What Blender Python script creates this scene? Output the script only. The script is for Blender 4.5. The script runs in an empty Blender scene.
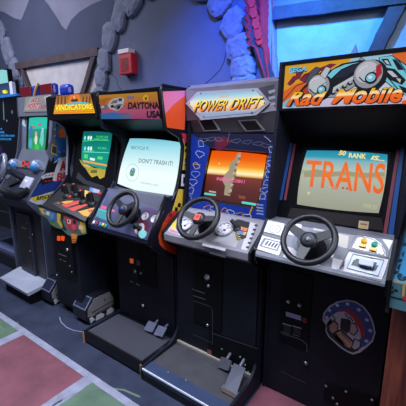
import bpy, bmesh, math, random
from mathutils import Vector, Matrix
random.seed(7)
C = bpy.context.scene.collection
V = Vector
# ------------------------------------------------------------------ camera
H = 1.55
VX, VY, HY = (-268., 131.), 450., 131.
F = math.sqrt(-((VX[0]-203)*(VY-203)+(VX[1]-203)*(HY-203)))
AX = -V((VX[0]-203, VX[1]-203, F)); AX.normalize()
AY = V((VY-203, HY-203, F)); AY -= AX*AY.dot(AX); AY.normalize()
AZ = -AX.cross(AY)
if AZ.y > 0: AZ = -AZ
def w(c): return V((AX.dot(c), AY.dot(c), AZ.dot(c)))
EYE = V((0, 0, H))
cd = bpy.data.cameras.new('camera'); cam = bpy.data.objects.new('camera', cd); C.objects.link(cam)
r_, u_, b_ = w(V((1,0,0))), w(V((0,-1,0))), w(V((0,0,-1)))
cam.matrix_world = Matrix(((r_.x,u_.x,b_.x,0),(r_.y,u_.y,b_.y,0),(r_.z,u_.z,b_.z,H),(0,0,0,1)))
cd.sensor_width = 36; cd.lens = 36*F/406; cd.clip_start = .02
bpy.context.scene.camera = cam

class Plane:                       # a real surface in the room; P() gives the place on it seen at a photo pixel
    def __init__(s, o, n): s.o = V(o); s.n = V(n).normalized()
    def P(s, u, v, off=0.):
        d = w(V((u-203, v-203, F))); o = s.o + s.n*off
        return EYE + d*((o-EYE).dot(s.n)/d.dot(s.n))
    def ax(s):
        ex = V((1,0,0)); 
        if abs(s.n.x) > .9: ex = V((0,1,0))
        if abs(s.n.z) > .9 and False: pass
        ex = (ex - s.n*ex.dot(s.n)).normalized(); return ex, s.n.cross(ex)
def slope(p0, p1):                 # plane running along x through two (y, z) points, facing the player
    (y0, z0), (y1, z1) = p0, p1
    return Plane((0, y0, z0), (0, -(z1-z0), (y1-y0)))
def front(y): return Plane((0, y, 0), (0, -1, 0))
def side(x): return Plane((x, 0, 0), (1, 0, 0))
def level(z): return Plane((0, 0, z), (0, 0, 1))

# ------------------------------------------------------------------ materials
def lin(h):
    if isinstance(h, str):
        h = h.lstrip('#'); c = [int(h[i:i+2], 16)/255 for i in (0, 2, 4)]
    else: c = h
    return tuple(x/12.92 if x <= .04045 else ((x+.055)/1.055)**2.4 for x in c) + (1,)
MATS = {}
def surf(h, rough=.5, metal=0., var=.0, scale=8., bump=0., spec=.5, coat=0.):
    key = ('s', h, rough, metal, var, scale, bump, spec, coat)
    if key in MATS: return MATS[key]
    m = bpy.data.materials.new('surface'); m.use_nodes = True; nt = m.node_tree; b = nt.nodes['Principled BSDF']
    b.inputs['Base Color'].default_value = lin(h); b.inputs['Roughness'].default_value = rough
    b.inputs['Metallic'].default_value = metal; b.inputs['Specular IOR Level'].default_value = spec
    b.inputs['Coat Weight'].default_value = coat
    if var or bump:
        tc = nt.nodes.new('ShaderNodeTexCoord'); n = nt.nodes.new('ShaderNodeTexNoise')
        n.inputs['Scale'].default_value = scale; n.inputs['Detail'].default_value = 8; n.inputs['Roughness'].default_value = .62
        nt.links.new(tc.outputs['Object'], n.inputs['Vector'])
        if var:
            r = nt.nodes.new('ShaderNodeValToRGB'); c = lin(h)
            r.color_ramp.elements[0].position = .3; r.color_ramp.elements[1].position = .7
            r.color_ramp.elements[0].color = tuple(max(0, x*(1-var)) for x in c[:3])+(1,)
            r.color_ramp.elements[1].color = tuple(min(1, x*(1+var)) for x in c[:3])+(1,)
            nt.links.new(n.outputs['Fac'], r.inputs['Fac']); nt.links.new(r.outputs['Color'], b.inputs['Base Color'])
        if bump:
            bp = nt.nodes.new('ShaderNodeBump'); bp.inputs['Strength'].default_value = bump; bp.inputs['Distance'].default_value = .02
            nt.links.new(n.outputs['Fac'], bp.inputs['Height']); nt.links.new(bp.outputs['Normal'], b.inputs['Normal'])
    MATS[key] = m; return m
def glow(h, s=1.):
    key = ('e', h, s)
    if key in MATS: return MATS[key]
    m = bpy.data.materials.new('glow'); m.use_nodes = True; b = m.node_tree.nodes['Principled BSDF']
    b.inputs['Base Color'].default_value = (.01, .01, .01, 1); b.inputs['Roughness'].default_value = .4; b.inputs['Specular IOR Level'].default_value = .15
    b.inputs['Emission Color'].default_value = lin(h); b.inputs['Emission Strength'].default_value = s
    MATS[key] = m; return m
def ramp(stops, axis='Z', s=1., emit=True, rough=.4):      # colour bands printed or shown along one object axis
    key = ('r', tuple(stops), axis, s, emit)
    if key in MATS: return MATS[key]
    m = bpy.data.materials.new('bands'); m.use_nodes = True; nt = m.node_tree; b = nt.nodes['Principled BSDF']
    tc = nt.nodes.new('ShaderNodeTexCoord'); sp = nt.nodes.new('ShaderNodeSeparateXYZ'); mr = nt.nodes.new('ShaderNodeMapRange')
    r = nt.nodes.new('ShaderNodeValToRGB')
    lo, hi = stops[0][0], stops[-1][0]
    mr.inputs['From Min'].default_value = lo; mr.inputs['From Max'].default_value = hi
    nt.links.new(tc.outputs['Object'], sp.inputs[0]); nt.links.new(sp.outputs[axis], mr.inputs['Value']); nt.links.new(mr.outputs[0], r.inputs['Fac'])
    el = r.color_ramp.elements
    for i, (p, h) in enumerate(stops):
        q = (p-lo)/(hi-lo)
        e = el[i] if i < 2 else el.new(q)
        e.position = q; e.color = lin(h)
    b.inputs['Roughness'].default_value = rough
    if emit:
        b.inputs['Base Color'].default_value = (.01,.01,.01,1); b.inputs['Specular IOR Level'].default_value = .15
        nt.links.new(r.outputs['Color'], b.inputs['Emission Color']); b.inputs['Emission Strength'].default_value = s
    else: nt.links.new(r.outputs['Color'], b.inputs['Base Color'])
    MATS[key] = m; return m

BLK = surf('#12141f', .55, var=.3, scale=5, bump=.03, spec=.18)
BLK2 = surf('#07080d', .6, spec=.15)
NAVY = surf('#1b1d29', .4, var=.2, scale=4)
EDGE = surf('#090a10', .35, spec=.35)
VOID = surf('#060609', .6)
CHROME = surf('#c8ccd6', .22, metal=.9)
STEEL = surf('#8d93a3', .32, metal=.75, var=.15, scale=20)
SCREW = surf('#a3a6ae', .3, metal=.8)
SILVER = surf('#9a9aa4', .38, metal=.45, var=.12, scale=12)
RUB = surf('#14151c', .5, bump=.15, scale=60)
WHEELM = surf('#15161d', .45, spec=.4)

# ------------------------------------------------------------------ mesh builder
TXT = {}
XL = [None]                       # the width a cabinet's printed art may cover
def text_mesh(s, bold=0., shear=0.):
    key = (s, bold, shear)
    if key not in TXT:
        c = bpy.data.curves.new('lettering', 'FONT'); c.body = s; c.offset = bold; c.shear = shear; c.resolution_u = 3
        o = bpy.data.objects.new('lettering', c); C.objects.link(o)
        dg = bpy.context.evaluated_depsgraph_get()
        me = bpy.data.meshes.new_from_object(o.evaluated_get(dg))
        vs = [v.co.copy() for v in me.vertices]; fs = [list(p.vertices) for p in me.polygons]
        bpy.data.objects.remove(o); bpy.data.curves.remove(c); bpy.data.meshes.remove(me)
        x0, x1 = min(v.x for v in vs), max(v.x for v in vs); y0, y1 = min(v.y for v in vs), max(v.y for v in vs)
        TXT[key] = ([((v.x-x0)/(x1-x0), (v.y-y0)/(y1-y0)) for v in vs], fs)
    return TXT[key]

class MB:
    def __init__(s): s.v = []; s.f = []; s.mi = []; s.sm = []; s.mats = []
    def m(s, mat):
        if mat not in s.mats: s.mats.append(mat)
        return s.mats.index(mat)
    def add(s, vs, fs, mat, smooth=False):
        k = len(s.v); i = s.m(mat)
        for p in vs:
            p = V(p)
            if XL[0]: p.x = min(max(p.x, XL[0][0]), XL[0][1])
            s.v.append(p)
        for f in fs: s.f.append([k+j for j in f]); s.mi.append(i); s.sm.append(smooth)
        return s
    def face(s, pts, mat): return s.add(pts, [list(range(len(pts)))], mat)
    def box(s, x0, x1, y0, y1, z0, z1, mat):
        p = [(x,y,z) for x in (x0,x1) for y in (y0,y1) for z in (z0,z1)]
        return s.add(p, [[0,1,3,2],[4,6,7,5],[0,4,5,1],[2,3,7,6],[0,2,6,4],[1,5,7,3]], mat)
    def obox(s, c, ex, ey, ez, mat):          # oriented box, half-extent vectors
        c, ex, ey, ez = V(c), V(ex), V(ey), V(ez)
        p = [c+ex*i+ey*j+ez*k for i in (-1,1) for j in (-1,1) for k in (-1,1)]
        return s.add(p, [[0,1,3,2],[4,6,7,5],[0,4,5,1],[2,3,7,6],[0,2,6,4],[1,5,7,3]], mat)
    def prism(s, prof, x0, x1, mat):
        n = len(prof); p = [(x0,y,z) for y,z in prof]+[(x1,y,z) for y,z in prof]
        return s.add(p, [list(range(n))[::-1], list(range(n,2*n))]+[[i,(i+1)%n,n+(i+1)%n,n+i] for i in range(n)], mat)
    def slab(s, pts, n, t, mat, sides=None):   # polygon given thickness t behind its face
        k = len(pts); n = V(n).normalized(); a = [V(p) for p in pts]; b = [p-n*t for p in a]
        s.add(a+b, [list(range(k)), list(range(k,2*k))[::-1]], mat)
        return s.add(a+b, [[i,(i+1)%k,k+(i+1)%k,k+i] for i in range(k)], sides or mat)
    def lathe(s, c, n, prof, mat, seg=24, sx=1.):
        c, n = V(c), V(n).normalized(); ex = V((1,0,0)) if abs(n.x) < .9 else V((0,1,0))
        ex = (ex-n*ex.dot(n)).normalized(); ey = n.cross(ex)
        vs = []; m = len(prof)
        for i in range(seg):
            a = 2*math.pi*i/seg; d = ex*math.cos(a)*sx+ey*math.sin(a)
            vs += [c+d*r+n*h for r,h in prof]
        fs = [[i*m+j, ((i+1)%seg)*m+j, ((i+1)%seg)*m+j+1, i*m+j+1] for i in range(seg) for j in range(m-1)]
        s.add(vs, fs, mat, True)
        for j in (0, m-1):
            if prof[j][0] > 1e-5: s.add([vs[i*m+j] for i in range(seg)], [list(range(seg))], mat)
        return s
    def torus(s, c, n, R, r, mat, seg=48, ring=10):
        prof = [(R+r*math.cos(2*math.pi*j/ring), r*math.sin(2*math.pi*j/ring)) for j in range(ring+1)]
        c, n = V(c), V(n).normalized(); ex = V((1,0,0)); ex = (ex-n*ex.dot(n)).normalized(); ey = n.cross(ex)
        vs = []
        for i in range(seg):
            a = 2*math.pi*i/seg; d = ex*math.cos(a)+ey*math.sin(a)
            vs += [c+d*q+n*h for q,h in prof[:-1]]
        return s.add(vs, [[i*ring+j, ((i+1)%seg)*ring+j, ((i+1)%seg)*ring+(j+1)%ring, i*ring+(j+1)%ring] for i in range(seg) for j in range(ring)], mat, True)
    def tube(s, path, r, mat, seg=8, r2=None):
        path = [V(p) for p in path]; vs = []; n = len(path)
        for i, p in enumerate(path):
            t = (path[min(i+1,n-1)]-path[max(i-1,0)]).normalized()
            a = V((0,0,1)) if abs(t.z) < .9 else V((1,0,0))
            ex = t.cross(a).normalized(); ey = t.cross(ex)
            q = r if r2 is None else r+(r2-r)*i/(n-1)
            vs += [p+(ex*math.cos(2*math.pi*k/seg)+ey*math.sin(2*math.pi*k/seg))*q for k in range(seg)]
        s.add(vs, [[i*seg+k, i*seg+(k+1)%seg, (i+1)*seg+(k+1)%seg, (i+1)*seg+k] for i in range(n-1) for k in range(seg)], mat, True)
        return s.add(vs[:seg]+vs[-seg:], [list(range(seg)), list(range(seg,2*seg))], mat)
    # printed marks lying on a real surface
    def art(s, px, pl, lay, mat): return s.face([pl.P(u, v, lay*.0006) for u,v in px], mat)
    def plate(s, px, pl, lay, t, mat): return s.slab([pl.P(u, v, lay*.0006+t) for u,v in px], pl.n, t, mat)
    def ell(s, u, v, rx, ry, pl, lay, mat, rot=0., seg=20, a0=0., a1=2*math.pi):
        c = pl.P(u, v, lay*.0006); ex, ey = pl.ax(); cr, sr = math.cos(rot), math.sin(rot)
        pts = []
        full = abs(a1-a0-2*math.pi) < 1e-6
        for i in range(seg if full else seg+1):
            a = a0+(a1-a0)*i/seg; x, y = rx*math.cos(a), ry*math.sin(a)
            pts.append(c+ex*(x*cr-y*sr)+ey*(x*sr+y*cr))
        return s.face(pts, mat)
    def star(s, u, v, r, pl, lay, mat):
        c = pl.P(u, v, lay*.0006); ex, ey = pl.ax()
        return s.face([c+(ex*math.sin(i*math.pi/5)+ey*math.cos(i*math.pi/5))*(r if i%2==0 else r*.42) for i in range(10)], mat)
    def stroke(s, px, wid, pl, lay, mat, closed=False):
        p = [pl.P(u, v, lay*.0006) for u,v in px]
        if closed: p = p+[p[0]]
        L = []; R = []
        for i, q in enumerate(p):
            t = (p[min(i+1,len(p)-1)]-p[max(i-1,0)])
            if closed and i in (0, len(p)-1): t = p[1]-p[-2]
            d = pl.n.cross(t).normalized()*wid/2; L.append(q+d); R.append(q-d)
        n = len(p); return s.add(L+R, [[i, i+1, n+i+1, n+i] for i in range(n-1)], mat)
    def text(s, st, quad, pl, lay, mat, bold=0., shear=0., tall=0.):
        vs, fs = text_mesh(st, bold, shear); (a, b, c, d) = [V(q) for q in quad]   # bl br tr tl in photo pixels
        pts = []
        for x, y in vs:
            if tall: y = y*tall/.72 if y < .72 else tall+(y-.72)*(1-tall)/.28   # stretch the small letters
            q = (a*(1-x)+b*x)*(1-y)+(d*(1-x)+c*x)*y; pts.append(pl.P(q.x, q.y, lay*.0006))
        return s.add(pts, fs, mat)
    def build(s, name, parent=None, bevel=0., label=None):
        o0 = V((0,0,0)); q = parent
        while q is not None: o0 += q.location; q = q.parent
        me = bpy.data.meshes.new(name); me.from_pydata([v-o0 for v in s.v], [], s.f)
        for m in s.mats: me.materials.append(m)
        me.polygons.foreach_set('material_index', s.mi); me.polygons.foreach_set('use_smooth', s.sm)
        me.update()
        o = bpy.data.objects.new(name, me); C.objects.link(o); o.parent = parent
        if label: o['label'] = label
        if bevel:
            b = o.modifiers.new('edge', 'BEVEL'); b.width = bevel; b.segments = 2; b.limit_method = 'ANGLE'; b.angle_limit = .6
        return o
def thing(name, label, cat, loc, group=None):
    o = bpy.data.objects.new(name, None); C.objects.link(o); o.location = loc; o.empty_display_size = .1
    o['label'] = label; o['category'] = cat
    if group: o['group'] = group
    return o
def tag(o, label, cat, group=None):
    o['label'] = label; o['category'] = cat
    if group: o['group'] = group
    return o
def arc(c, r, a0, a1, n): return [(c[0]+r*math.cos(math.radians(a0+(a1-a0)*i/n)), c[1]+r*math.sin(math.radians(a0+(a1-a0)*i/n))) for i in range(n+1)]
def barrel(q, b=.03, n=8):                # quad px bl br tr tl with gently bowed edges
    out = []; c = sum((V(p) for p in q), V((0,0)))/4
    for i in range(4):
        a, d = V(q[i]), V(q[(i+1)%4]); m = (a+d)/2
        for k in range(n):
            t = k/n; p = a+(d-a)*t; out.append(tuple(p+(m-c)*b*4*t*(1-t)))
    return out
def side_panels(root, prof, x0, x1, mat, art=None, th=.018, bevel=.003):
    MB().prism(prof, x0, x0+th, mat).build('side_panel', root, bevel)
    b = MB().prism(prof, x1-th, x1, mat)
    if art: art(b)
    b.build('side_panel', root, 0 if art else bevel)
def wheel(root, c, n, R, rim_r, spokes, badge=None, spoke_w=.020, col=None):
    n = V(n).normalized(); ex = V((1,0,0)); ey = n.cross(ex); c = V(c)
    rim = MB().torus(c, n, R-rim_r, rim_r, WHEELM).build('steering_wheel', root)
    for a in spokes:
        a = math.radians(a); d = ex*math.cos(a)+ey*math.sin(a); t = n.cross(d)
        L = R-rim_r; cc = c-n*.012
        b = MB()
        p = [cc+d*.02-t*spoke_w, cc+d*.02+t*spoke_w, c+d*L+t*spoke_w*.72, c+d*L-t*spoke_w*.72]
        b.slab([q+n*.004 for q in p], n, .009, WHEELM); b.build('spoke', rim, .002)
    h = MB().lathe(c-n*.014, n, [(.038,-.006),(.040,.004),(.036,.014),(.026,.019),(0,.019)], WHEELM, 24)
    if badge: badge(h, c+n*.0065, n, ex, ey)
    h.build('hub', rim)
    b = MB().lathe(c-n*.014, -n, [(.026,0),(.030,.03),(.045,.075),(.06,.10)], BLK2, 20)
    b.build('steering_column', rim)
    return rim
def screwdots(b, pts, pl, r=.006, mat=SCREW):
    for u, v in pts: b.lathe(pl.P(u, v), pl.n, [(r,0),(r,.002),(r*.6,.0035),(0,.0035)], mat, 10)

# ------------------------------------------------------------------ the setting
WALLY = 2.55
W = front(WALLY)
wallp = surf('#545b74', .85, var=.16, scale=2.2, bump=.25)
wallp2 = surf('#6c6c82', .85, var=.14, scale=2.0)
mount = surf('#333a54', .85, var=.14, scale=2.4)
plast = surf('#aaa4a6', .85, var=.16, scale=6, bump=.3)
ink = surf('#20222e', .8)
b = MB()
def wq(x0, x1, z0, z1, y=WALLY): return [(x0,y,z0),(x1,y,z0),(x1,y,z1),(x0,y,z1)]
b.box(-9, 3.2, WALLY, WALLY+.15, 0, 4.4, wallp)
k = lambda px, lay, m: b.art(px, W, lay, m)
# painted mountains on the mural
k([(-60,20),(-60,78),(24,68),(60,60),(99,54),(112,20),(118,-25),(60,-25),(-60,-25)], 1, wallp2)
k([(-60,75),(-60,-8),(-20,5),(-6,10),(4,12),(14,18),(21,20),(26,8),(31,-6),(34,-12),(39,-6),(48,4),(56,16),(62,26),(66,30),(71,20),(79,12),(92,4),(112,-4),(118,10),(104,48),(98,54),(60,61),(24,69)], 2, mount)
# pale plaster infill between the timbers
k([(24,68),(97,53),(86,92),(33,100)], 1, plast)
k([(99,52),(108,48),(100,100),(84,100)], 1, plast)
plast_bluelit = surf('#7c92aa', .85, var=.14, scale=7, bump=.35)  # same pale plaster, with the blue lamp light mixed into its colour
k([(277,20),(396,3),(362,66),(277,72)], 1, plast_bluelit)
k([(400,10),(440,4),(440,70),(372,66)], 1, plast_bluelit)
k([(277,12),(394,-3),(394,-40),(277,-40)], 1, wallp)
# cracks painted along the stucco
b.stroke([(236,40),(231,47),(226,52),(224,62),(220,70),(212,78),(204,85),(197,90)], .008, W, 2, ink)
b.stroke([(106,73),(113,75),(117,80),(118,86),(121,90)], .008, W, 2, ink)
b.stroke([(18,78),(20,74),(24,73)], .006, W, 2, ink)
o = b.build('wall_back'); o['kind'] = 'structure'
# dim interior colours of the stucco inside the left arch
floorb = MB()
deck = surf('#2b3144', .4, var=.35, scale=6, bump=.10)
white = surf('#828498', .6, var=.25, scale=12)
redt = surf('#6f404c', .5, var=.28, scale=5, bump=.10)
grnt = surf('#516856', .5, var=.28, scale=5, bump=.10)
floorb.box(-9, 3.2, -2.6, WALLY, -.1, 0, deck)
def fq(x0, x1, y0, y1, lay, m): z = lay*.0006; floorb.face([(x0,y0,z),(x1,y0,z),(x1,y1,z),(x0,y1,z)], m)
fq(-8, -.74, 1.06, 1.107, 4, white)
fq(-.755, 3.1, 1.0, 1.672, 1, redt)
y1 = 1.062
for r in range(4):
    ya, yb = y1-.88*(r+1)-.03, y1-.88*r-(.05 if r else 0)
    for i in range(-7, 4):
        xa = -2.495+.86*i-.01; xb = xa+.80
        if r == 0 and xa > -.8: continue
        fq(xa, xb, ya+.02, yb, 1, redt if (i+r) % 2 == 0 else grnt)
    fq(-8, 3.1, ya-.03, ya+.02, 2, white)
for i in range(-7, 5):
    xa = -2.575+.86*i
    fq(xa, xa+.085, -2.5, 1.062, 3, white)
# worn yellowish swirl on the green tile
L0 = level(0)
floorb.stroke([(52,406),(62,400),(76,393),(92,389),(108,388),(124,390),(140,397)], .014, L0, 3, surf('#58695a', .6))
floorb.stroke([(-4,322),(4,330),(12,328),(18,322)], .015, L0, 3, surf('#5d715b', .6))
floorb.stroke([(59.5,317),(61,322),(66,327),(74,330.5),(84,332)], .006, L0, 1, surf('#8088a5', .7))
o = floorb.build('floor'); o['kind'] = 'structure'
# timbers
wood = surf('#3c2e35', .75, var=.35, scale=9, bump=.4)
wood_bluelit = surf('#2b2b40', .75, var=.3, scale=9, bump=.4)  # right-hand timbers: blue light tinted into the wood colour
def timber(a, bb, wid, mat, nm, t=.05):
    p, q = W.P(*a), W.P(*bb); d = (q-p).normalized(); nn = V((0,-1,0)); e = d.cross(nn).normalized()*wid/2
    # slightly wavy hand-hewn edge
    n = 10; top = []; bot = []
    for i in range(n+1):
        c = p+(q-p)*i/n; jx = random.uniform(-.006,.006); jy = random.uniform(-.006,.006)
        top.append(c+e*(1+jx*12)); bot.append(c-e*(1+jy*12))
    pts = [x+nn*t for x in bot+top[::-1]]
    o = MB().slab(pts, nn, t, mat).build(nm, None, .006); o['kind'] = 'structure'; return o
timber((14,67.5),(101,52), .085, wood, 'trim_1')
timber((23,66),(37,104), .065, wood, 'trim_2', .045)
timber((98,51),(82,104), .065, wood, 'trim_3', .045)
timber((276,15.5),(420,-3), .085, wood_bluelit, 'trim_4', .06)
timber((403,-2),(366,74), .085, wood_bluelit, 'trim_5', .05)
timber((249,18),(277,88), .07, wood_bluelit, 'trim_6', .07)
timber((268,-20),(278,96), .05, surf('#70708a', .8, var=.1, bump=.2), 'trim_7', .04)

# arch stones
def stone(root, u, v, rx, rz, rot, mat):
    c = W.P(u, v); n = 16; vs = []; rings = [(1.0,.0022),(1.0,.022),(.93,.040),(.6,.050),(.0,.053)]
    rad = [1+random.uniform(-.10,.10) for _ in range(n)]
    cr, sr = math.cos(rot), math.sin(rot)
    for q, h in rings[:-1]:
        for i in range(n):
            a = 2*math.pi*i/n; e = .62
            x = math.copysign(abs(math.cos(a))**e, math.cos(a))*rx*q*rad[i]; z = math.copysign(abs(math.sin(a))**e, math.sin(a))*rz*q*rad[i]
            vs.append(c+V((x*cr-z*sr, -h-random.uniform(0,.006)*(h>.04), x*sr+z*cr)))
    fs = [[k*n+i, k*n+(i+1)%n, (k+1)*n+(i+1)%n, (k+1)*n+i] for k in range(3) for i in range(n)]
    vs.append(c-V((0,.053,0))); fs += [[3*n+i, 3*n+(i+1)%n, 4*n] for i in range(n)]
    m = MB(); m.add(vs, fs, mat); m.build('stone', root)
stm = surf('#666c84', .8, var=.25, scale=11, bump=.9)
sta = thing('stone_arch', 'grey stone arch on the wall framing the red alarm box', 'arch', (-2.3, WALLY, 1.5))
for u,v,rx,rz,rot in [(153,-14,.13,.10,.4),(134,3,.13,.10,.75),(121,16,.105,.155,-.5),(111,37,.115,.155,-.28),(105.5,61,.10,.135,-.1),(102.5,78.5,.10,.11,0),(101,96,.10,.11,0),
                      (187,-30,.15,.1,0),(203,-12,.13,.11,-.5),(221,3,.11,.115,-.8),(235,25,.115,.12,-.7),(241,48,.125,.105,.15),(243.5,68,.115,.10,.05),(244.5,87,.11,.10,0)]:
    stone(sta, u, v, rx, rz, rot, stm)
stl = thing('stone_arch', 'stone arch at far left behind the dark cabinet, partly out of view', 'arch', (-5.2, WALLY, 1.5))
for u,v,rx,rz,rot in [(-9,16,.15,.13,.8),(1,33,.14,.16,.6),(9,51,.14,.19,.35),(16,70,.125,.15,.2),(20,86,.12,.13,.1),(23,101,.12,.12,0)]:
    stone(stl, u, v, rx, rz, rot, stm)

# red alarm box
t = thing('alarm_box', 'red wall alarm box with white top strip inside the stone arch', 'alarm', tuple(W.P(131,64)))
c = W.P(131.5, 63.5)
al = MB().box(c.x-.093, c.x+.093, WALLY-.09, WALLY, c.z-.115, c.z+.085, surf('#b01626', .4)); al.build('housing', t, .008)
al = MB()
for i in range(7): al.box(c.x-.06, c.x+.05, WALLY-.095, WALLY-.088, c.z-.085+i*.019, c.z-.077+i*.019, surf('#6c0d18', .5))
al.build('grille', t)
MB().box(c.x-.09, c.x+.07, WALLY-.10, WALLY-.01, c.z+.082, c.z+.125, surf('#d8c9cf', .3)).build('strobe_lens', t, .006, 'white strobe lens')

# red fabric banner, hanging folds with a torn edge
def banner():
    m = MB(); red = surf('#96142a', .9, var=.25, scale=10); rows = 26
    pts = []
    for i in range(rows+1):
        s = i/rows; v = -22+s*110
        uL = 248 + 6*s + (12*max(0, s-.55)) + (2.5 if i % 2 else -1.5)*(s < .7)
        uR = 273.5 + 1.5*s
        if s > .62: uL = 258+(s-.62)/.38*14
        row = []
        for j in range(13):
            q = j/12; p = W.P(uL+(uR-uL)*q, v)
            row.append(p+V((0, -.05-.028*math.sin(q*11+s*2), 0)))
        pts.append(row)
    flat = [p for r in pts for p in r]
    fs = [[i*13+j, i*13+j+1, (i+1)*13+j+1, (i+1)*13+j] for i in range(rows) for j in range(12)]
    m.add(flat, fs, red, True); o = m.build('banner')
    md = o.modifiers.new('thickness', 'SOLIDIFY'); md.thickness = .006
    tag(o, 'red fabric banner with ragged left edge hanging beside the timber post', 'banner')
    m = MB(); fr = surf('#c02430', .9, var=.2, scale=14)
    for i in range(11):
        v0 = -14+i*5.2; u0 = 251+i*.9+(.8 if i > 5 else 0)
        q = [W.P(u0+a, v0+b_)+V((0,-.085-.008*(i % 2),0)) for a,b_ in [(0,0),(5,-1),(7,4),(6,8),(2,9.5),(-.5,5)]]
        m.slab(q, (0,-1,0), .008, fr)
    m.build('frill', o, 0, 'bright red torn frill')
banner()

# ------------------------------------------------------------------ RAD MOBILE cabinet (right)
def rad():
    x0, x1 = -.752, -.122
    XL[0] = (x0,x1)
    t = thing('arcade_cabinet', 'large black driving cabinet with orange car marquee and star ring sticker', 'arcade cabinet', (-.44, 1.9, 0), 'driving and shooting cabinets in the row')
    prof = [(1.665,0),(1.665,.80),(1.515,.86),(1.49,.89),(1.485,.945),(1.612,1.09),(1.635,1.30),(1.692,1.652),(1.708,1.895),(2.42,1.895),(2.42,0)]
    side_panels(t, prof, x0, x1, BLK)
    a0, a1 = x0+.018, x1-.018
    Fp = front(1.672)
    MB().box(a0, a1, 1.672, 1.70, 0, .86, BLK).build('front_panel', t)
    MB().box(a0, a1, 1.70, 2.40, 1.872, 1.89, EDGE).build('top_panel', t)
    MB().box(a0, a1, 2.38, 2.40, 0, 1.88, BLK2).build('back_panel', t)
    # marquee
    M = slope((1.694,1.652),(1.708,1.893))
    b = MB(); z0, z1 = 1.652, 1.893
    b.prism([(1.697,1.652),(1.711,1.893),(1.74,1.893),(1.73,1.652)], a0, a1, EDGE)
    for xx in (a0, a1-.016): b.prism([(1.690,1.652),(1.704,1.893),(1.711,1.893),(1.697,1.652)], xx, xx+.016, EDGE)
    b.prism([(1.690,1.652),(1.691,1.664),(1.70,1.664),(1.70,1.652)], a0, a1, EDGE); b.prism([(1.703,1.880),(1.704,1.893),(1.711,1.893),(1.71,1.880)], a0, a1, EDGE)
    S = .8; A = b.art
    lav = ramp([(1.66,'#cbbfe0'),(1.72,'#d8d3ea'),(1.80,'#b9d4e8'),(1.88,'#9cc8e0')], 'Z', S)
    A([(280,110),(283,64.5),(406,52),(412,51.5),(412,105),(406,106.2)], M, 1, lav)
    A([(283,64.5),(352,57.6),(342,70),(322,76),(305,88),(282,101)], M, 2, glow('#e2a21c', S))
    A([(282.3,92),(296,84),(308,80),(316,82),(300,90),(282,104)], M, 3, glow('#e2671a', S))
    mar = glow('#7c1c34', S)
    A([(287,84),(293,76),(299,75),(294,83),(290,86)], M, 4, mar); A([(299,80),(304,74),(316,70),(324,66),(318,74),(312,79),(305,83)], M, 4, mar); A([(296,73),(305,70),(300,78),(295,80)], M, 4, mar); A([(316,70),(330,63.5),(337,64),(325,72)], M, 4, mar)
    A([(281,106),(284,98),(294,92),(304,90),(298,100),(292,109)], M, 2, glow('#6cc4e4', S))
    org = glow('#e26820', S); A([(391,53.5),(412,51),(412,72),(404,66)], M, 3, org)
    blk = glow('#101018', .3); gry = glow('#9a9ca8', S); lgr = glow('#c4c6d0', S); dgr = glow('#4a4c5c', S); cy = glow('#77cde2', S); wht = glow('#e8e4f0', S)
    # car art
    def OA(q, lay, m, wd=.0035): A(q, M, lay, m); b.stroke(q, wd, M, lay+.5, blk, True)
    A([(296,95),(304,86),(311,80),(318,74),(330,66),(327,84),(318,97),(309,98),(300,99)], M, 5, blk); A([(303,90),(309,85),(310,92),(304,95)], M, 6, glow('#b83a1c', S)); A([(309,83),(317,76),(322,74),(316,82)], M, 6, glow('#8e1a2c', S))
    A([(320,84),(329,71),(342,63.5),(360,60),(376,60.5),(366,69),(350,79),(336,88)], M, 6, blk)
    OA([(325,78),(333,69.5),(345,64.3),(362,61.5),(352,64.5),(341,69.5),(332,78),(328,82)], 7, cy, .002)
    A([(333,79),(341,70.5),(354,65.5),(364,64.2),(356,70.5),(345,77)], M, 8, glow('#141c34', S))
    OA([(325,92),(340,83),(362,70),(368,78),(352,88),(336,97),(326,98)], 8, gry)
    A([(328,90.5),(361,71.5),(362.5,74),(330,93)], M, 9, lgr)
    for i in range(5): b.ell(333+i*5.6, 93-i*3.2, .012, .009, M, 10, blk); b.ell(333.5+i*5.6, 92-i*3.2, .006, .004, M, 11, lgr)
    A([(352,91),(370,87),(381,76),(386,82),(374,94),(350,97)], M, 7, blk)
    for (u, v, r) in ((318.5,86,.054),(368,74,.062)):
        b.ell(u+2, v+2, r*1.12, r*1.12, M, 12, blk, .3); b.ell(u, v, r*.95, r*.98, M, 13, gry, .3); b.ell(u-1.2, v-1.8, r*.74, r*.72, M, 14, lgr, .3)
        b.stroke([(u-9,v-2),(u-6,v-6),(u,v-8.4)], .003, M, 15, wht); b.stroke([(u+8,v-4),(u+3,v-1),(u-1,v+3),(u-2,v+8)], .003, M, 15, dgr); b.stroke([(u-9,v+3),(u-5,v+7),(u+1,v+9)], .005, M, 15, blk)
        b.ell(u+3.2, v+4, r*.42, r*.42, M, 16, blk); b.ell(u+2.8, v+3.6, r*.30, r*.28, M, 17, cy); b.ell(u+2.2, v+3.0, r*.13, r*.11, M, 18, wht)
    OA([(305,82),(310,72),(316,67),(321,68),(314,78),(310,84)], 6, dgr); OA([(320,75),(326,66.5),(331,68.5),(325,79)], 14, lgr); OA([(356,64),(361,57.2),(365,60),(361,68)], 5, gry)
    A([(376,66),(381,63),(382,73),(376,80)], M, 16, glow('#b01c28', S)); A([(313,90),(317,95),(314,99),(309,96)], M, 12, glow('#8e1a2c', S))
    # cyan car
    OA([(379,57.5),(392,55.5),(406,65),(412,72),(412,98),(398,92),(384,80)], 4, cy)
    for q in ([(383,67),(395,69),(406,80),(402,85),(388,79)],[(392,59),(399,60),(406,70),(398,70)],[(398,85),(412,90),(412,95),(404,93)],[(381,59),(388,58.5),(392,66),(386,65)]): A(q, M, 5, blk)
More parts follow.
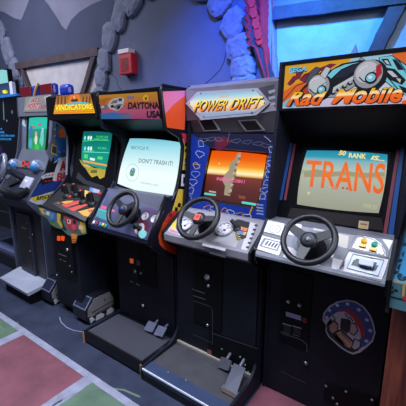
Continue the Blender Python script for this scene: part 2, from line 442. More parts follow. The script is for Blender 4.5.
    for q in ([(386,70.5),(392,71),(398,77),(393,77)],[(396,78),(401,79),(400,83)],[(384,60.5),(387,60.2),(390,64.5),(387,64)]): A(q, M, 6, lgr)
    b.stroke([(383,72),(390,80),(397,88),(404,95)], .004, M, 6, blk); b.stroke([(394,57),(402,66),(408,76)], .004, M, 6, glow('#2c6c90', S))
    b.stroke([(291,82),(300,78),(312,72)], .003, M, 5, blk); b.stroke([(283,101),(296,86),(306,82)], .004, M, 5, blk)
    b.text('SEGA', [(289.4,73.8),(307.1,71.8),(308.1,66.6),(290.6,68.2)], M, 7, glow('#14244c', .6), .1); b.text('SEGA', [(288.8,73),(306.5,71),(307.5,66),(290,67.5)], M, 8, glow('#58c8f0', .85), .045)
    fire = ramp([(1.668,'#e2560c'),(1.706,'#f07014'),(1.713,'#fbdcb0'),(1.720,'#f6d080'),(1.728,'#eab010'),(1.78,'#e8a404')], 'Z', .95)
    q1 = [(285.5,106.6),(323.5,104.8),(327,91.5),(289.5,92)]; q2 = [(330.5,104.4),(402,102.3),(403,86.8),(334.5,89.5)]
    for st, q in (('Rad', q1), ('Mobile', q2)):
        for lay, du, dv, mt, bo in ((20,1.0,.9,blk,.05),(20.4,-.5,.2,blk,.05),(20.6,.3,-.4,blk,.05),(21,0,0,fire,.03)):
            b.text(st, [(u+du, v+dv) for u,v in q], M, lay, mt, bo, .3, .88)
    b.ell(405, 102, .012, .008, M, 21, fire)
    b.build('marquee', t)
    # hood under the marquee with vents
    Hd = slope((1.88,1.52),(1.70,1.652)); Hd.n = -Hd.n if Hd.n.y > 0 else Hd.n
    b = MB().prism([(1.700,1.650),(1.880,1.515),(1.90,1.53),(1.72,1.665)], a0, a1, BLK)
    Hn = V((0,-.132,-.18)).normalized(); Hd = Plane((0,1.70,1.650), Hn)
    for i in range(3):
        v = 116.5+i*3.6; b.art([(379-i,v),(392-i*.5,v),(392-i*.5,v+1),(379-i,v+1)], Hd, 1, VOID)
    b.build('hood', t)
    # bezel + screen
    B = slope((1.75,1.163),(1.85,1.445)); yb = lambda z: 1.75+(z-1.163)*.3546
    b = MB().prism([(yb(1.06)+.002,1.06),(yb(1.53)+.002,1.53),(yb(1.53)+.022,1.53),(yb(1.06)+.022,1.06)], a0, a1, surf('#08080c', .5, spec=.12))
    scr = [(297,204.2),(378.5,213),(387.5,154.5),(307,150.5)]
    out = [(293,207),(381,216.5),(391,152),(304,147)]
    b.art(barrel(out,.02), B, 1, surf('#0a0a0e', .25))
    gp = surf('#4d4446', .5, var=.15, scale=15)
    b.art([(291,207.5),(381.5,218),(384,231),(287,217)], B, 1, surf('#231e1f', .55, var=.2, scale=15, spec=.2))
    b.art([(359,220.5),(369,221.7),(368,229.5),(358,228)], B, 2, surf('#b5a184', .6)); b.art([(360.5,223),(367.5,223.9),(367,225.5),(360,224.6)], B, 3, surf('#7a5a30', .6)); b.art([(360.3,226),(366.5,226.8),(366.3,228),(360,227.3)], B, 3, surf('#c49a3a', .6))
    blue = surf('#1c4a8c', .4); rdd = surf('#7a3440', .45); gl = surf('#9a9aa8', .4)
    b.art([(289.5,143),(292.8,143),(282.2,200),(278.6,200)], B, 1, blue); b.art([(293.6,144),(296,144),(286.2,200),(283.6,200)], B, 1, rdd)
    b.art([(400.6,148),(404.6,148),(393.2,236),(387.6,236)], B, 1, blue); b.art([(396.6,150),(399.8,150),(386.6,235),(382.8,235)], B, 1, rdd)
    b.build('bezel', t)
    b = MB()
    seaz = ramp([(1.15,'#9b9d88'),(1.25,'#a9ae9e'),(1.315,'#b4b9a4'),(1.335,'#a8a884'),(1.345,'#b9c4b4'),(1.40,'#7fb4c0'),(1.415,'#2c9cb4'),(1.45,'#1c8cac')], 'Z', .95)
    b.slab([B.P(u,v,.0034) for u,v in barrel(scr,.045)], B.n, .004, seaz)
    A = b.art
    A([(304,172),(316,169),(330,172),(345,171),(362,173),(385,172),(385,176),(362,178),(345,175),(330,177),(304,177)], B, 6, glow('#a8a585', .8))
    og = ramp([(1.25,'#e85c18'),(1.33,'#f0701c'),(1.40,'#ec681c')], 'Z', 1.0)
    b.text('TRANS', [(303.5,186.5),(383.2,194.5),(386.2,163.5),(306.8,159.8)], B, 7, og, .012)
    yl = glow('#f0e090', 1.0)
    b.text('50', [(338,154.8),(345.5,155.8),(346.5,151),(339.2,150.2)], B, 7, yl, .04, .2); b.text('RANK', [(348.5,157.6),(366,159),(366.6,153.9),(349.2,152.8)], B, 7, yl, .04); b.text('IS...', [(370.5,159.6),(384.5,161.5),(384.8,156.6),(371.6,155.2)], B, 7, yl, .04, .2)
    b.text('TIME 50', [(362.5,207.5),(376.5,209.2),(377,205.2),(363,203.5)], B, 7, glow('#d8d4a0', .8)); b.ell(308.7,193, .008,.008, B, 7, glow('#d6d0a4', .9))
    b.text('CREDIT', [(328,188),(337,189.2),(337.2,187.2),(328.2,186)], B, 8, glow('#d0cdb8', .8))
    for q in ((347,188.5),(343,188)): b.ell(*q, .006,.006, B, 8, glow('#c8502c', .9))
    b.build('screen', t)
    # control panel
    K = slope((1.487,.944),(1.608,1.078))
    b = MB().prism([(1.492,.895),(1.492,.925),(1.74,.925),(1.74,.85),(1.67,.85)], a0, a1, BLK2); b.prism([(1.487,.925),(1.487,.944),(1.608,1.078),(1.74,1.078),(1.74,.925)], a0, a1, surf('#62636e', .42, var=.15))
    b.prism([(1.476,.918),(1.474,.930),(1.480,.945),(1.487,.944),(1.487,.918)], a0, a1, surf('#b9bcc8',.3,metal=.4))
    A = b.art; wp = surf('#cac7ce', .4, var=.1, scale=10); wh = surf('#e2e0e6', .4); tn = surf('#aaa298', .45); bk = surf('#15161c', .4); gg = surf('#6c6d78', .45)
    A([(268,219.5),(285,223),(282,236.5),(261,231)], K, 1, wp); b.ell(275,229,.030,.026,K,2,gg); b.ell(275,229,.026,.022,K,3,wh); b.ell(274.6,229.2,.012,.010,K,4,surf('#b06a78',.5)); b.ell(274.6,229.2,.008,.007,K,5,wh)
    A([(260,234),(284,240.5),(279,256),(253,248)], K, 1, wh); A([(264,237.6),(281.5,242),(277.5,251.2),(259,246)], K, 2, gg); A([(266,239.4),(279.4,242.8),(276.6,249.6),(262,245.5)], K, 3, wh)
    for i in range(4): u = 264.3+i*3.1; v = 244.9+i*.85; A([(u,v),(u+1.7,v+.5),(u+5,v-3.9),(u+3.3,v-4.4)], K, 4, bk)
    # chequered middle
    P0, P1, P2, P3 = V((283,258)), V((343,273)), V((349,236)), V((290,222))
    def kk(x, y): q = (P0*(1-x)+P1*x)*(1-y)+(P3*(1-x)+P2*x)*y; return (q.x, q.y)
    for i in range(5):
        for j in range(3):
            if (i+j) % 2 == 0: A([kk(i/5,j/3),kk((i+1)/5,j/3),kk((i+1)/5,(j+1)/3),kk(i/5,(j+1)/3)], K, 1, tn if (i*j) % 3 else wp)
    b.ell(314,244,.11,.075,K,2,surf('#34405c',.4)); b.ell(314,244,.085,.058,K,3,surf('#22232c',.5))
    # right fan panel with buttons
    A([(347.5,249),(357,234),(394,239.5),(388,258)], K, 1, gg)
    fan = [(350,248)]+[(350+36*math.sin(math.radians(a))*.98, 257-21.5*math.cos(math.radians(a))) for a in range(15,92,7)]+[(385,257)]
    A([(352,247.4),(357.5,238),(365,236.4),(374,238.4),(381,243.5),(385,250.5),(386,256)], K, 2, wh); A([(382,238.8),(393,240.4),(389,250),(387,246)], K, 2, wp)
    b.stroke([(361,237),(369,238),(376,241),(382,246.5),(385,254)], .004, K, 4, gg); b.stroke([(363,235.2),(372,236.6),(380,240.5),(386,247)], .004, K, 4, gg)
    for i in range(9):
        a = i/8; u = 352+a*30; A([(u,249.2+a*5.6),(u+2,249.6+a*5.6),(u+2.4,248.7+a*5.6),(u+.4,248.3+a*5.6)], K, 3, gg)
    # lower right tray
    A([(349,250.5),(389,258),(386,270),(381,282),(338,271)], K, 1, wp); A([(353,254),(384,260),(378,276),(347,268)], K, 2, surf('#b4c2dc', .35))
    for i in range(6): u = 351+i*4.6; v = 262.2+i*1.05; A([(u,v+3),(u+1.7,v+3.4),(u+4.6,v-2.2),(u+2.9,v-2.6)], K, 3, bk)
    for i in range(5): u = 363+i*2.3; A([(u,255.6+i*.46),(u+1.5,255.9+i*.46),(u+1.3,257.6+i*.46),(u-.2,257.3+i*.46)], K, 3, surf('#b09030', .5))
    A([(356,258.4),(377,262.5),(375,270),(353,265.5)], K, 4, bk)
    for q in ([(268,219.5),(285,223),(282,236.5),(261,231)],[(260,234),(284,240.5),(279,256),(253,248)],[(349,250.5),(389,258),(386,270),(381,282),(338,271)],[(347.5,249),(357,234),(394,239.5),(388,258)],[(353,254),(384,260),(378,276),(347,268)]): b.stroke(q, .004, K, 6, bk, True)
    b.stroke([(349,250.3),(388.5,258)], .007, K, 7, bk)
    b.build('control_panel', t)
    for u, v, h, sq in ((364.2,241.3,'#d8a31c',0),(362.8,246.2,'#d8a31c',1),(374.5,244.8,'#0f8a70',0),(373,249.9,'#d8a31c',1)):
        c = K.P(u, v); m = MB()
        if sq: ex, ey = K.ax(); m.obox(c+K.n*.005, ex*.015, ey*.008, K.n*.006, surf(h,.35))
        else: m.lathe(c, K.n, [(.013,0),(.013,.008),(.010,.011),(0,.012)], surf(h,.35), 16)
        m.build('button', t, .002 if sq else 0)
    c = K.P(366.5,264.5); ex, ey = K.ax(); m = MB().obox(c+K.n*.012, ex*.030, ey*.015, K.n*.012, surf('#9fa6b8', .4)); m.obox(c+K.n*.012-ey*.016, ex*.022, ey*.003, K.n*.008, bk); m.build('ticket_slot', t, .003)
    # lower front art and coin door
    b = MB(); A = b.art; G = Fp
    b.box(-.662,-.49,1.664,1.673,.36,.80,BLK2)
    G2 = front(1.664)
    A([(285.8,311.5),(301,316),(301,320.6),(286,316)], G2, 1, surf('#8e90b8', .5))
    b.lathe(G2.P(305,319.8), (0,-1,0), [(.014,0),(.014,.01),(0,.012)], surf('#7c1620', .4), 16)
    for q in ((282.5,323),(292.5,325.5)):
        u, v = q; A([(u,v),(u+9,v+2.6),(u+9,v+3.4),(u,v+.8)], G2, 1, STEEL); A([(u+1,v+1.5),(u+8,v+3.5),(u+8,v+10),(u+1,v+8)], G2, 2, VOID); A([(u,v+8.6),(u+7,v+10.6),(u+7,v+11.3),(u,v+9.3)], G2, 1, surf('#5a5c68',.4,metal=.5))
    for u, v in ((289,301),(300,304.6)): b.lathe(G2.P(u,v), (0,-1,0), [(.011,0),(.011,.012),(.008,.014),(0,.014)], SCREW, 12)
    b.stroke([(280,331),(283,334),(297,338),(303,341),(307,345),(307,352)], .004, G2, 1, surf('#4c4e5a',.4)); b.stroke([(281,371),(292,377),(306,383)], .003, G2, 1, surf('#3c3e4a',.4))
    b.lathe(G2.P(306,363), (0,-1,0), [(.010,0),(.010,.006),(0,.008)], SCREW, 12)
    b.build('coin_door', t, 0)
    b = MB(); pl = front(1.671)
    b.plate([(325,383),(378,398),(376,416),(323,400)], pl, 0, .006, BLK2)
    pl2 = front(1.665)
    screwdots(b, [(326,386),(346,391.5),(372,400),(333,398),(337,404)], pl2, .007)
    b.build('kick_plate', t, .003)
    # sticker: blue star ring, red field, fist holding cans
    b = MB(); A = b.art
    A([(322.5,320),(323.5,313),(329,306),(337,301.5),(347,299.6),(356,301.5),(364,306.5),(370.5,315),(374,324),(375.5,333),(373,341.5),(366,348),(360,352.5),(353,354.5),(347,352),(340,347.5),(334,342),(328.5,337),(325.5,331),(326,325)], G, 1, surf('#b9b7c6',.5))
    A([(323.8,319.5),(325,313.5),(330,307.5),(337.5,303),(347,301),(355.5,302.8),(363,307.5),(369.3,316),(372.8,325),(374,333),(371.5,340.5),(365,346),(357,349),(352,340),(340,318),(330,318.5)], G, 2, surf('#2a4a92',.5))
    A([(334,316),(340,310),(348,309.5),(356,314),(362,322),(365,331),(364,337),(359,339),(352,326),(342,316)], G, 3, surf('#b51c2c',.5))
    A([(330,317),(337,312),(345,311.5),(353,318),(360,330),(361,338),(354,345),(344,346),(333,337),(327.5,330),(328,322)], G, 4, surf('#c2bec8',.5))
    sk = surf('#b98a78',.55)
    A([(326.5,324),(331,318),(336,330),(345,338),(360,343),(358.5,350.5),(353,352.8),(347.5,350.8),(340.5,346.2),(334.8,341),(329.3,336),(326.6,331)], G, 4, surf('#1b1a22',.5))
    A([(328.5,325),(334,320),(338.5,324),(338,331),(332,334.5),(328.5,331)], G, 5, bk); A([(329.5,325.5),(334,321.5),(337.5,325),(337,330.5),(332.5,333),(329.8,330.5)], G, 6, sk)
    A([(335,331),(341,329),(356,343),(353,350),(347,349)], G, 5, bk); A([(336,333),(340.5,331),(353,342.5),(350.5,348),(346,346.5)], G, 6, sk)
    A([(341,318),(350,319.5),(352,327),(347,334),(340,328)], G, 5, bk)
    A([(350,322.5),(356,323),(358.5,331),(354,336),(349,333)], G, 6, bk); A([(351,323.5),(355.3,324.2),(357.3,330.5),(353.6,334.6),(350,332)], G, 7, surf('#c9a7a0',.55))
    A([(354,338),(361,341),(361,348),(355,351.5),(350,349)], G, 6, bk); A([(355,339.5),(360,342),(359.5,346.8),(355,349.5),(352,347.5)], G, 7, surf('#a8a4b0',.5))
    b.stroke([(333,315.5),(335,319.5),(333.5,322)], .006, G, 7, bk); b.stroke([(345,313),(347,317),(351,318),(353,321.5)], .006, G, 7, bk)
    for a, bb in (((337,336),(347,345.5)),((341,333),(351,343))): b.stroke([a,bb], .004, G, 8, bk)
    for u, v in ((326.8,317.5),(329.5,310.3),(337.3,305.3),(347.5,304),(358.8,309.8),(366.9,320),(370.2,330.6),(366.5,341)): b.star(u, v, .013, G, 4, surf('#d6d6e4',.5))
    b.build('sticker', t)
    n = (0,-math.sin(math.radians(50)),math.cos(math.radians(50)))
    def bd(h, c, n, ex, ey):
        h.lathe(c, n, [(.016,-.002),(.016,.002),(0,.002)], surf('#4c4e58',.4), 16)
        h.obox(c+n*.003, ex*.009, ey*.0022, n*.001, surf('#7c7f8c',.4)); h.obox(c+n*.003, ex*.0022, ey*.009, n*.001, surf('#7c7f8c',.4))
    wheel(t, front(1.435).P(308.3,239), n, .128, .0145, (155, 28, 262), bd, .024)
rad(); XL[0] = None

# ------------------------------------------------------------------ POWER DRIFT cabinet
def pd():
    x0, x1 = -1.402, -.766
    XL[0] = (x0,x1)
    t = thing('arcade_cabinet', 'dark driving cabinet with silver framed glowing marquee and orange sunset screen', 'arcade cabinet', (-1.08, 1.9, 0), 'driving and shooting cabinets in the row')
    prof = [(1.265,0),(1.255,.05),(1.27,.095),(1.40,.105)]+[(1.48+.145*math.sin(a), .25-.145*math.cos(a)) for a in [i*math.pi/16 for i in range(1,9)]]+[(1.63,.36),(1.63,.78),(1.545,.83),(1.488,.88),(1.488,.925),(1.70,1.05),(1.735,1.30),(1.76,1.60),(1.765,1.83),(2.42,1.83),(2.42,0)]
    side_panels(t, prof, x0, x1, BLK)
    a0, a1 = x0+.018, x1-.018
    MB().box(a0, a1, 1.612, 1.64, .07, .85, BLK).build('front_panel', t)
    MB().box(a0, a1, 1.80, 2.40, 1.805, 1.825, EDGE).build('top_panel', t)
    MB().box(a0, a1, 2.38, 2.40, 0, 1.82, BLK2).build('back_panel', t)
    # platform
    b = MB(); pm = surf('#39383e', .6, var=.2, scale=9, bump=.1)
    b.box(a0, a1, 1.275, 1.612, 0, .078, BLK2); b.box(a0, a1, 1.34, 1.612, .078, .084, pm)
    b.box(a0, a1, 1.262, 1.345, .05, .088, surf('#36425f', .4, metal=.2, var=.15, scale=10)); b.box(a0, a1, 1.256, 1.263, .080, .0925, surf('#c4cada', .45))
    b.box(a0, a1, 1.595, 1.613, .084, .10, surf('#a49c92', .5, metal=.3))
    b.box(a0, a1, 1.2625, 1.275, .0, .049, EDGE)
    screwdots(b, [(168,372),(186,380)], level(.088), .005)
    b.build('foot_platform', t, .002)
    # pedals
    fl = level(.086)
    for quad, mat in (([(222,391),(235.5,397),(245.5,368),(234,363)], surf('#242c40', .5, metal=.1, var=.2, scale=20)), ([(217,367),(228.5,371),(231,361.5),(221,357)], surf('#6a6c78', .4, metal=.5))):
        low = [fl.P(*quad[0]), fl.P(*quad[1])]; up = front(1.555)
        if mat == MATS.get(None): pass
        hi = [up.P(*quad[2]), up.P(*quad[3])]
        if quad[0][1] < 380:
            f2 = front(1.535); low = [f2.P(*quad[0]), f2.P(*quad[1])]
        n = (low[1]-low[0]).cross(hi[0]-low[0]).normalized()
        if n.y > 0: n = -n
        m = MB().slab(low+hi, n, .014, mat)
        e = (hi[0]+hi[1])/2; m.tube([e-n*.012, V((e.x, 1.615, e.z+.01))], .010, STEEL)
        if quad[0][1] > 380:
            ce = (low[0]+low[1])/2; m.box(ce.x-.045, ce.x+.05, ce.y-.012, ce.y+.014, .084, .096, surf('#4c3a34',.6))
            for s in (0, 1): m.tube([(ce.x-.05+s*.10, ce.y, .092),(ce.x-.05+s*.10, ce.y+.03, .098)], .007, STEEL)
        m.build('pedal', t, .003)
    # marquee housing: silver, with octagonal lit lens
    M = front(1.752)
    b = MB(); sil = surf('#77737b', .42, metal=.35, var=.12, scale=10)
    b.prism([(1.752,1.655),(1.752,1.815),(1.79,1.838),(1.83,1.838),(1.90,1.53),(1.803,1.538)], a0-.012, a1+.012, sil)
    U = Plane((0,1.752,1.655), (0,-.117,-.051))
    hs = surf('#b5b4bf', .35, metal=.3)
    lens = [(188,103),(199,94),(255,90.5),(266,103),(254,112.5),(203,117.5)]
    frame = [(185.5,103.5),(197,91.8),(257,88),(270,103),(256,115.2),(201,120)]
    b.plate(frame, M, 0, .008, hs)
    # flat corner triangles, facet shading put into their lighter and darker greys
    A = b.art
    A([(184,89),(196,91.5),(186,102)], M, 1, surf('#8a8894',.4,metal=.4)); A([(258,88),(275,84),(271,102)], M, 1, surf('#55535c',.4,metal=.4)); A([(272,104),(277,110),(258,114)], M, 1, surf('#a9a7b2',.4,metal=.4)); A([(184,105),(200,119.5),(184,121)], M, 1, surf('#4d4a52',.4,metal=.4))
    for i in range(3): A([(268,91+i*6),(275,89+i*6.6),(275.3,91.4+i*6.6),(269.5,94+i*6)], M, 2, surf('#c4c2cc',.35,metal=.4))
    b.build('marquee_housing', t, .002)
    b = MB(); M2 = front(1.744)
    gl = ramp([(1.655,'#8fa6cc'),(1.675,'#e0b890'),(1.70,'#f4dca0'),(1.73,'#dce4dc'),(1.755,'#a4cce0'),(1.80,'#4a94c0')], 'Z', 1.0)
    b.slab([M2.P(u,v,.002) for u,v in lens], M2.n, .002, gl)
    b.text('SEGA', [(219.5,97.6),(228.5,97.1),(229,94.4),(219.5,94.7)], M2, 4, glow('#e0b89c', .9), .04)
    A = b.art
    A([(193,106.5),(262,102.5),(262,104.5),(193,110)], M2, 3, glow('#f8d878', 1.0))
    nv = glow('#26204c', .7); fy = ramp([(1.672,'#f07a10'),(1.695,'#f6a818'),(1.715,'#fbe04a'),(1.74,'#f8e878')], 'Z', 1.05)
    for st, q in (('POWER', [(193.5,112.2),(225,110.3),(228,99.3),(195,100.3)]), ('DRIFT', [(229,110),(261,107.6),(263.5,96.3),(231,98.6)])):
        b.text(st, [(u+.9,v+.7) for u,v in q], M2, 4, nv, .055, .35); b.text(st, q, M2, 5, fy, .015, .35)
    b.build('marquee_lens', t, 0, 'glowing yellow lettering on a pale lens')
    for q in [(201,93.6),(253,90.6),(204,116.6),(252,112.6),(189.5,103),(264.6,103)]:
        m = MB(); screwdots(m, [q], front(1.744), .005, EDGE); m.build('screw', t)
    for (u, flip) in ((197.5,0),(239,0)):
        q = [(u,119.5),(u+15,118),(u+22.5,130.5),(u+6.5,131.5)] if u < 220 else [(237.5,120.5),(256,119.5),(264.5,130.5),(246,131.5)]
        m = MB(); m.plate(q, U, 0, .006, surf('#c4c0c8',.4,metal=.2)); c = sum((V(p) for p in q), V((0,0)))/4
        m.art([tuple(c+(V(p)-c)*.82) for p in q], Plane(U.o+U.n*.006, U.n), 1, surf('#221a20',.9,bump=.5,scale=200))
        m.build('speaker_grille', t)
    # bezel
    B = slope((1.80,1.114),(1.90,1.416)); yb = lambda z: 1.80+(z-1.114)*.3311
    nav = surf('#1a1c38', .35); blu = surf('#17338c', .35); wl = surf('#c6c8dc', .4); ol = surf('#d08a2c', .4)
    b = MB().prism([(yb(1.02)+.002,1.02),(yb(1.585)+.002,1.585),(yb(1.585)+.02,1.585),(yb(1.02)+.02,1.02)], a0, a1, nav)
    A = b.art
    scr = [(203.5,197),(256,206),(266.5,155),(212,150.5)]
    b.art([(198,201),(260,211),(271,150),(208,145)], B, 1, VOID)
    zz0, zz1 = 1.045, 1.535; f0 = lambda z: 1.742+(z-1.05)*.08
    B2 = slope((f0(1.05),1.05),(f0(1.55),1.55)); o_ = [V((a0,f0(zz0),zz0)),V((a1,f0(zz0),zz0)),V((a1,f0(zz1),zz1)),V((a0,f0(zz1),zz1))]
    h_ = [B2.P(*p) for p in ((199.5,200),(258,209.5),(269,152.5),(209.5,147.5))]
    lip = surf('#0a0910',.35)
    for i, mt in ((0,blu),(1,blu),(2,nav),(3,blu)):
        j = (i+1) % 4; b.slab([o_[i],o_[j],h_[j],h_[i]], B2.n, .008, mt, lip)
    d_ = [B.P(*p) for p in ((201,199.5),(257,208.5),(268,153.5),(211,148.5))]
    for i in range(4):
        j = (i+1) % 4; b.face([h_[i],h_[j],d_[j],d_[i]], lip)
    B0, B = B, B2
    A([(214,140),(224,136),(232,141),(222,150),(216,150)], B, 3, surf('#5c1830',.4))
    def loop(cu, cv, a, h, seed, wd=.0035, mat=wl, lay=4):
        rr = random.Random(seed); k_ = rr.uniform(0,6)
        b.stroke([(cu+a*math.cos(q)*(1+.35*math.sin(2*q+k_)), cv+h*math.sin(q)*(1+.3*math.cos(3*q+k_))) for q in [i*2*math.pi/14 for i in range(14)]], wd, B, lay, mat, True)
    for i, (u, v) in enumerate(((201,144),(200,154),(196.5,166),(195.5,174),(193,182),(190.5,191),(189,199))): loop(u, v, 3.4, 3.1, i, mat=wl if i % 3 else surf('#9cb4e0',.4))
    for i, (u, v) in enumerate(((272,150),(271.5,163),(270,169),(268.5,175),(266.5,183),(264.5,190),(262.5,197))): loop(u, v, 3.8, 2.6, i+20)
    for i, (u, v) in enumerate(((207,208),(214,208.5),(224,211),(231,212.5),(239,215),(247,216.5))): loop(u, v, 3.2, 2.6, i+40, mat=wl if i % 2 else ol)
    for i, (u, v) in enumerate(((203,140),(211,139),(219,139.5),(236,141),(247,142),(258,143.5),(266,145.5))): loop(u, v, 4.2, 1.8, i+60, .002, surf('#7c8098',.4))
    b.stroke([(230,131),(227.5,142)], .003, B, 4, surf('#7c8098',.4))
    A([(266.5,156.2),(276,157.8),(275.8,158.7),(266.3,157.1)], B, 4, ol); A([(192.5,163.5),(200.5,164.5),(200.3,165.4),(192.3,164.4)], B, 4, ol); A([(251.5,206.5),(253,206.8),(250.5,214.5),(249,214.2)], B, 4, ol)
    for i in range(4): A([(256.5,203.5+i*3),(263.5,204.6+i*3),(263.3,206+i*3),(256.3,205+i*3)], B, 4, surf('#8c96c4',.4))
    b.stroke([(264,136),(268,139),(271,142)], .003, B, 4, wl)
    b.build('bezel', t); B = B0
    b = MB()
    sky = ramp([(1.10,'#461818'),(1.20,'#5e2420'),(1.262,'#7a3424'),(1.272,'#f0c070'),(1.285,'#fff2c8'),(1.30,'#ffdc70'),(1.325,'#f8982c'),(1.37,'#f06414'),(1.43,'#e44c08')], 'Z', 1.0)
    b.slab([B.P(u,v,.0034) for u,v in barrel(scr,.03)], B.n, .003, sky)
    A = b.art; tw = glow('#b8a890', .75); tw2 = glow('#7c6c60', .7)
    A([(238,152.5),(241.5,152.7),(240,158),(238,164),(236.5,170),(236,176),(233,180),(232,188),(230,196),(224,195),(225,186),(222,180),(225,174),(229,170),(230,163),(234,160)], B, 7, tw)
    for i in range(14):
        v = 155+i*2.9; u = 238.4-i*.75+random.uniform(-1,1); A([(u,v),(u+2.4,v+.4),(u+1.8,v+1.7),(u-.6,v+1.4)], B, 8, tw2 if i % 2 else glow('#d8ccb4', .8))
    b.text('INSERT COIN !', [(216.5,180.2),(244.5,183.6),(245,180.2),(217,177)], B, 9, glow('#f06ca8', 1.0), .03)
    b.ell(219.3,163.6,.006,.005,B,7,glow('#ffd8b0',1.0))
    cyn = glow('#5cd8d0', .95); A([(204.5,192.5),(216,194.2),(215.7,196),(204,194.5)], B, 7, cyn); A([(242,201.2),(256,203.4),(255.6,205.8),(241.6,203.4)], B, 7, cyn)
    A([(209,190.5),(216,191.6),(216,193),(209,192)], B, 8, glow('#d8c0b0',.8)); A([(238,195),(246,196.5),(245,199.5),(239,198.5)], B, 7, glow('#8c4830',.9))
    b.build('screen', t)
    # control panel
    K = slope((1.49,.915),(1.705,1.04))
    b = MB().prism([(1.49,.875),(1.49,.915),(1.705,1.04),(1.80,1.04),(1.80,.84),(1.545,.84)], a0, a1, surf('#84828a', .45, metal=.15, var=.15, scale=12))
    A = b.art; wp = surf('#b9b6bc', .4); bk = surf('#17181d',.4); sv = surf('#8c8b92', .35, metal=.4)
    A([(175,214),(181,217),(177,233),(186,237),(167.5,231)], K, 1, wp); A([(173,221),(177,222),(175,229),(171,228)], K, 2, surf('#e2c03a',.5)); A([(170,229),(178,231.5),(177.6,233.6),(169.5,231)], K, 2, surf('#c46a88',.5))
    A([(250,222),(256.5,223.5),(247,250.5),(241,249)], K, 1, wp)
    for i in range(6): A([(255-i*1.7,224+i*4.4),(258-i*1.7,224.6+i*4.4),(257.2-i*1.7,226.6+i*4.4),(254.2-i*1.7,226+i*4.4)], K, 2, bk)
    for u, v in ((185,225.5),(224.5,230)):
        b.lathe(K.P(u,v), K.n, [(.058,0),(.058,.012),(.052,.016),(.047,.008),(.047,.006)], sv, 28); b.lathe(K.P(u,v), K.n, [(.050,.0),(.050,.007),(0,.0075)], surf('#c9c8d0',.45), 28)
        K2 = Plane(K.o+K.n*.0085, K.n); 
        for q in range(7):
            a = math.radians(200-q*36); uu, vv = u+6.5*math.cos(a), v-5.5*math.sin(a); b.ell(uu, vv, .005, .003, K2, 0, bk, a)
        b.ell(u, v, .009, .008, K2, 1, bk); b.stroke([(u,v),(u+4.5,v-3)], .004, K2, 2, surf('#c4302a',.4)); b.ell(u-1, v+4.5, .018, .007, K2, 1, bk)
    A([(207,240),(236,247.5),(240,236),(234,220),(214,236)], K, 1, surf('#a4a2a8',.38,metal=.3))
    A([(232,222),(238,219),(250,222.5),(246,238),(237,241)], K, 2, bk); 
    for i, h in enumerate(('#d88a6a','#c45a34','#c86a3c','#3c6cb4','#3c6cb4','#b49a4c')): A([(240+ (i%3)*2.6-(i//3)*1.2,226.5+(i%3)*.6+(i//3)*4),(243+(i%3)*2.6-(i//3)*1.2,227+(i%3)*.6+(i//3)*4),(241+(i%3)*2.6-(i//3)*1.2,230+(i%3)*.6+(i//3)*4),(238+(i%3)*2.6-(i//3)*1.2,229.5+(i%3)*.6+(i//3)*4)], K, 4, surf(h,.45))
    A([(203,243),(226,248.5),(225,251),(202,245.5)], K, 2, wp)
    for i in range(8): A([(236+i*.4-(i%2)*3,231+i*1.2),(239+i*.4-(i%2)*3,231.6+i*1.2),(238.5+i*.4-(i%2)*3,232.4+i*1.2),(235.5+i*.4-(i%2)*3,231.8+i*1.2)], K, 4, surf('#a89a5c',.5))
    b.build('control_panel', t, .0)
    m = MB(); p = K.P(237,229); m.tube([p, p+V((-.012,-.015,.035)), p+V((-.030,-.02,.055))], .014, RUB, 10, .011); m.lathe(p, K.n, [(.026,0),(.022,.012),(0,.014)], RUB, 16); m.build('shift_lever', t)
    m = MB().plate([(210,251.5),(226,255.5),(225.5,257.8),(209.5,253.5)], front(1.49), 0, .006, STEEL); m.build('latch_plate', t, .002)
    # lower front coin door
    b = MB(); G = front(1.604)
    b.box(-1.235,-1.02,1.604,1.613,.30,.78,BLK2)
    b.lathe(G.P(207.3,277), (0,-1,0), [(.020,0),(.020,.008),(.012,.014),(0,.014)], SCREW, 16); b.lathe(G.P(208.5,286), (0,-1,0), [(.011,0),(.011,.006),(0,.009)], SCREW, 12)
    for q in (((192,289),(205,293.5)),((193,295.5),(205.5,299.5))): b.stroke(list(q), .006, G, 1, surf('#5d606c',.35,metal=.5))
    b.stroke([(193,300.5),(206,305),(211,307),(212.5,311),(212.3,345)], .006, G, 1, surf('#3c3f4b',.35,metal=.5)); b.stroke([(192.5,334),(212,343)], .004, G, 1, surf('#353843',.4))
    b.lathe(G.P(207.5,325), (0,-1,0), [(.009,0),(.009,.006),(0,.008)], SCREW, 12)
    b.build('coin_door', t)
    b = MB(); G = front(1.610); b.plate([(209,331),(259,349),(258,380),(208,360)], G, 0, .004, BLK2); b.stroke([(213,333.5),(258,349)], .003, Plane(G.o+G.n*.004,G.n), 1, surf('#4a4d5a',.4))
    screwdots(b, [(222,349),(240,357),(245,365),(248,372)], Plane(G.o+G.n*.004,G.n), .006); b.art([(207.5,349),(211.5,350.5),(211,357),(207,355.5)], Plane(G.o+G.n*.004,G.n), 1, surf('#6e4a3a',.6))
    b.build('kick_plate', t)
    n = (0,-math.sin(math.radians(50)),math.cos(math.radians(50)))
    def bd(h, c, n, ex, ey):
        h.obox(c+n*.003, ex*.019, ey*.019, n*.002, surf('#d8391c',.4)); h.obox(c+n*.0055, ex*.005, ey*.011, n*.001, surf('#7c1410',.4)); h.obox(c+n*.0055+ey*.004+ex*.004, ex*.009, ey*.003, n*.001, surf('#7c1410',.4))
    rim = wheel(t, front(1.44).P(198,217.8), n, .137, .0155, (172, 8, 270), bd, .019)
pd(); XL[0] = None

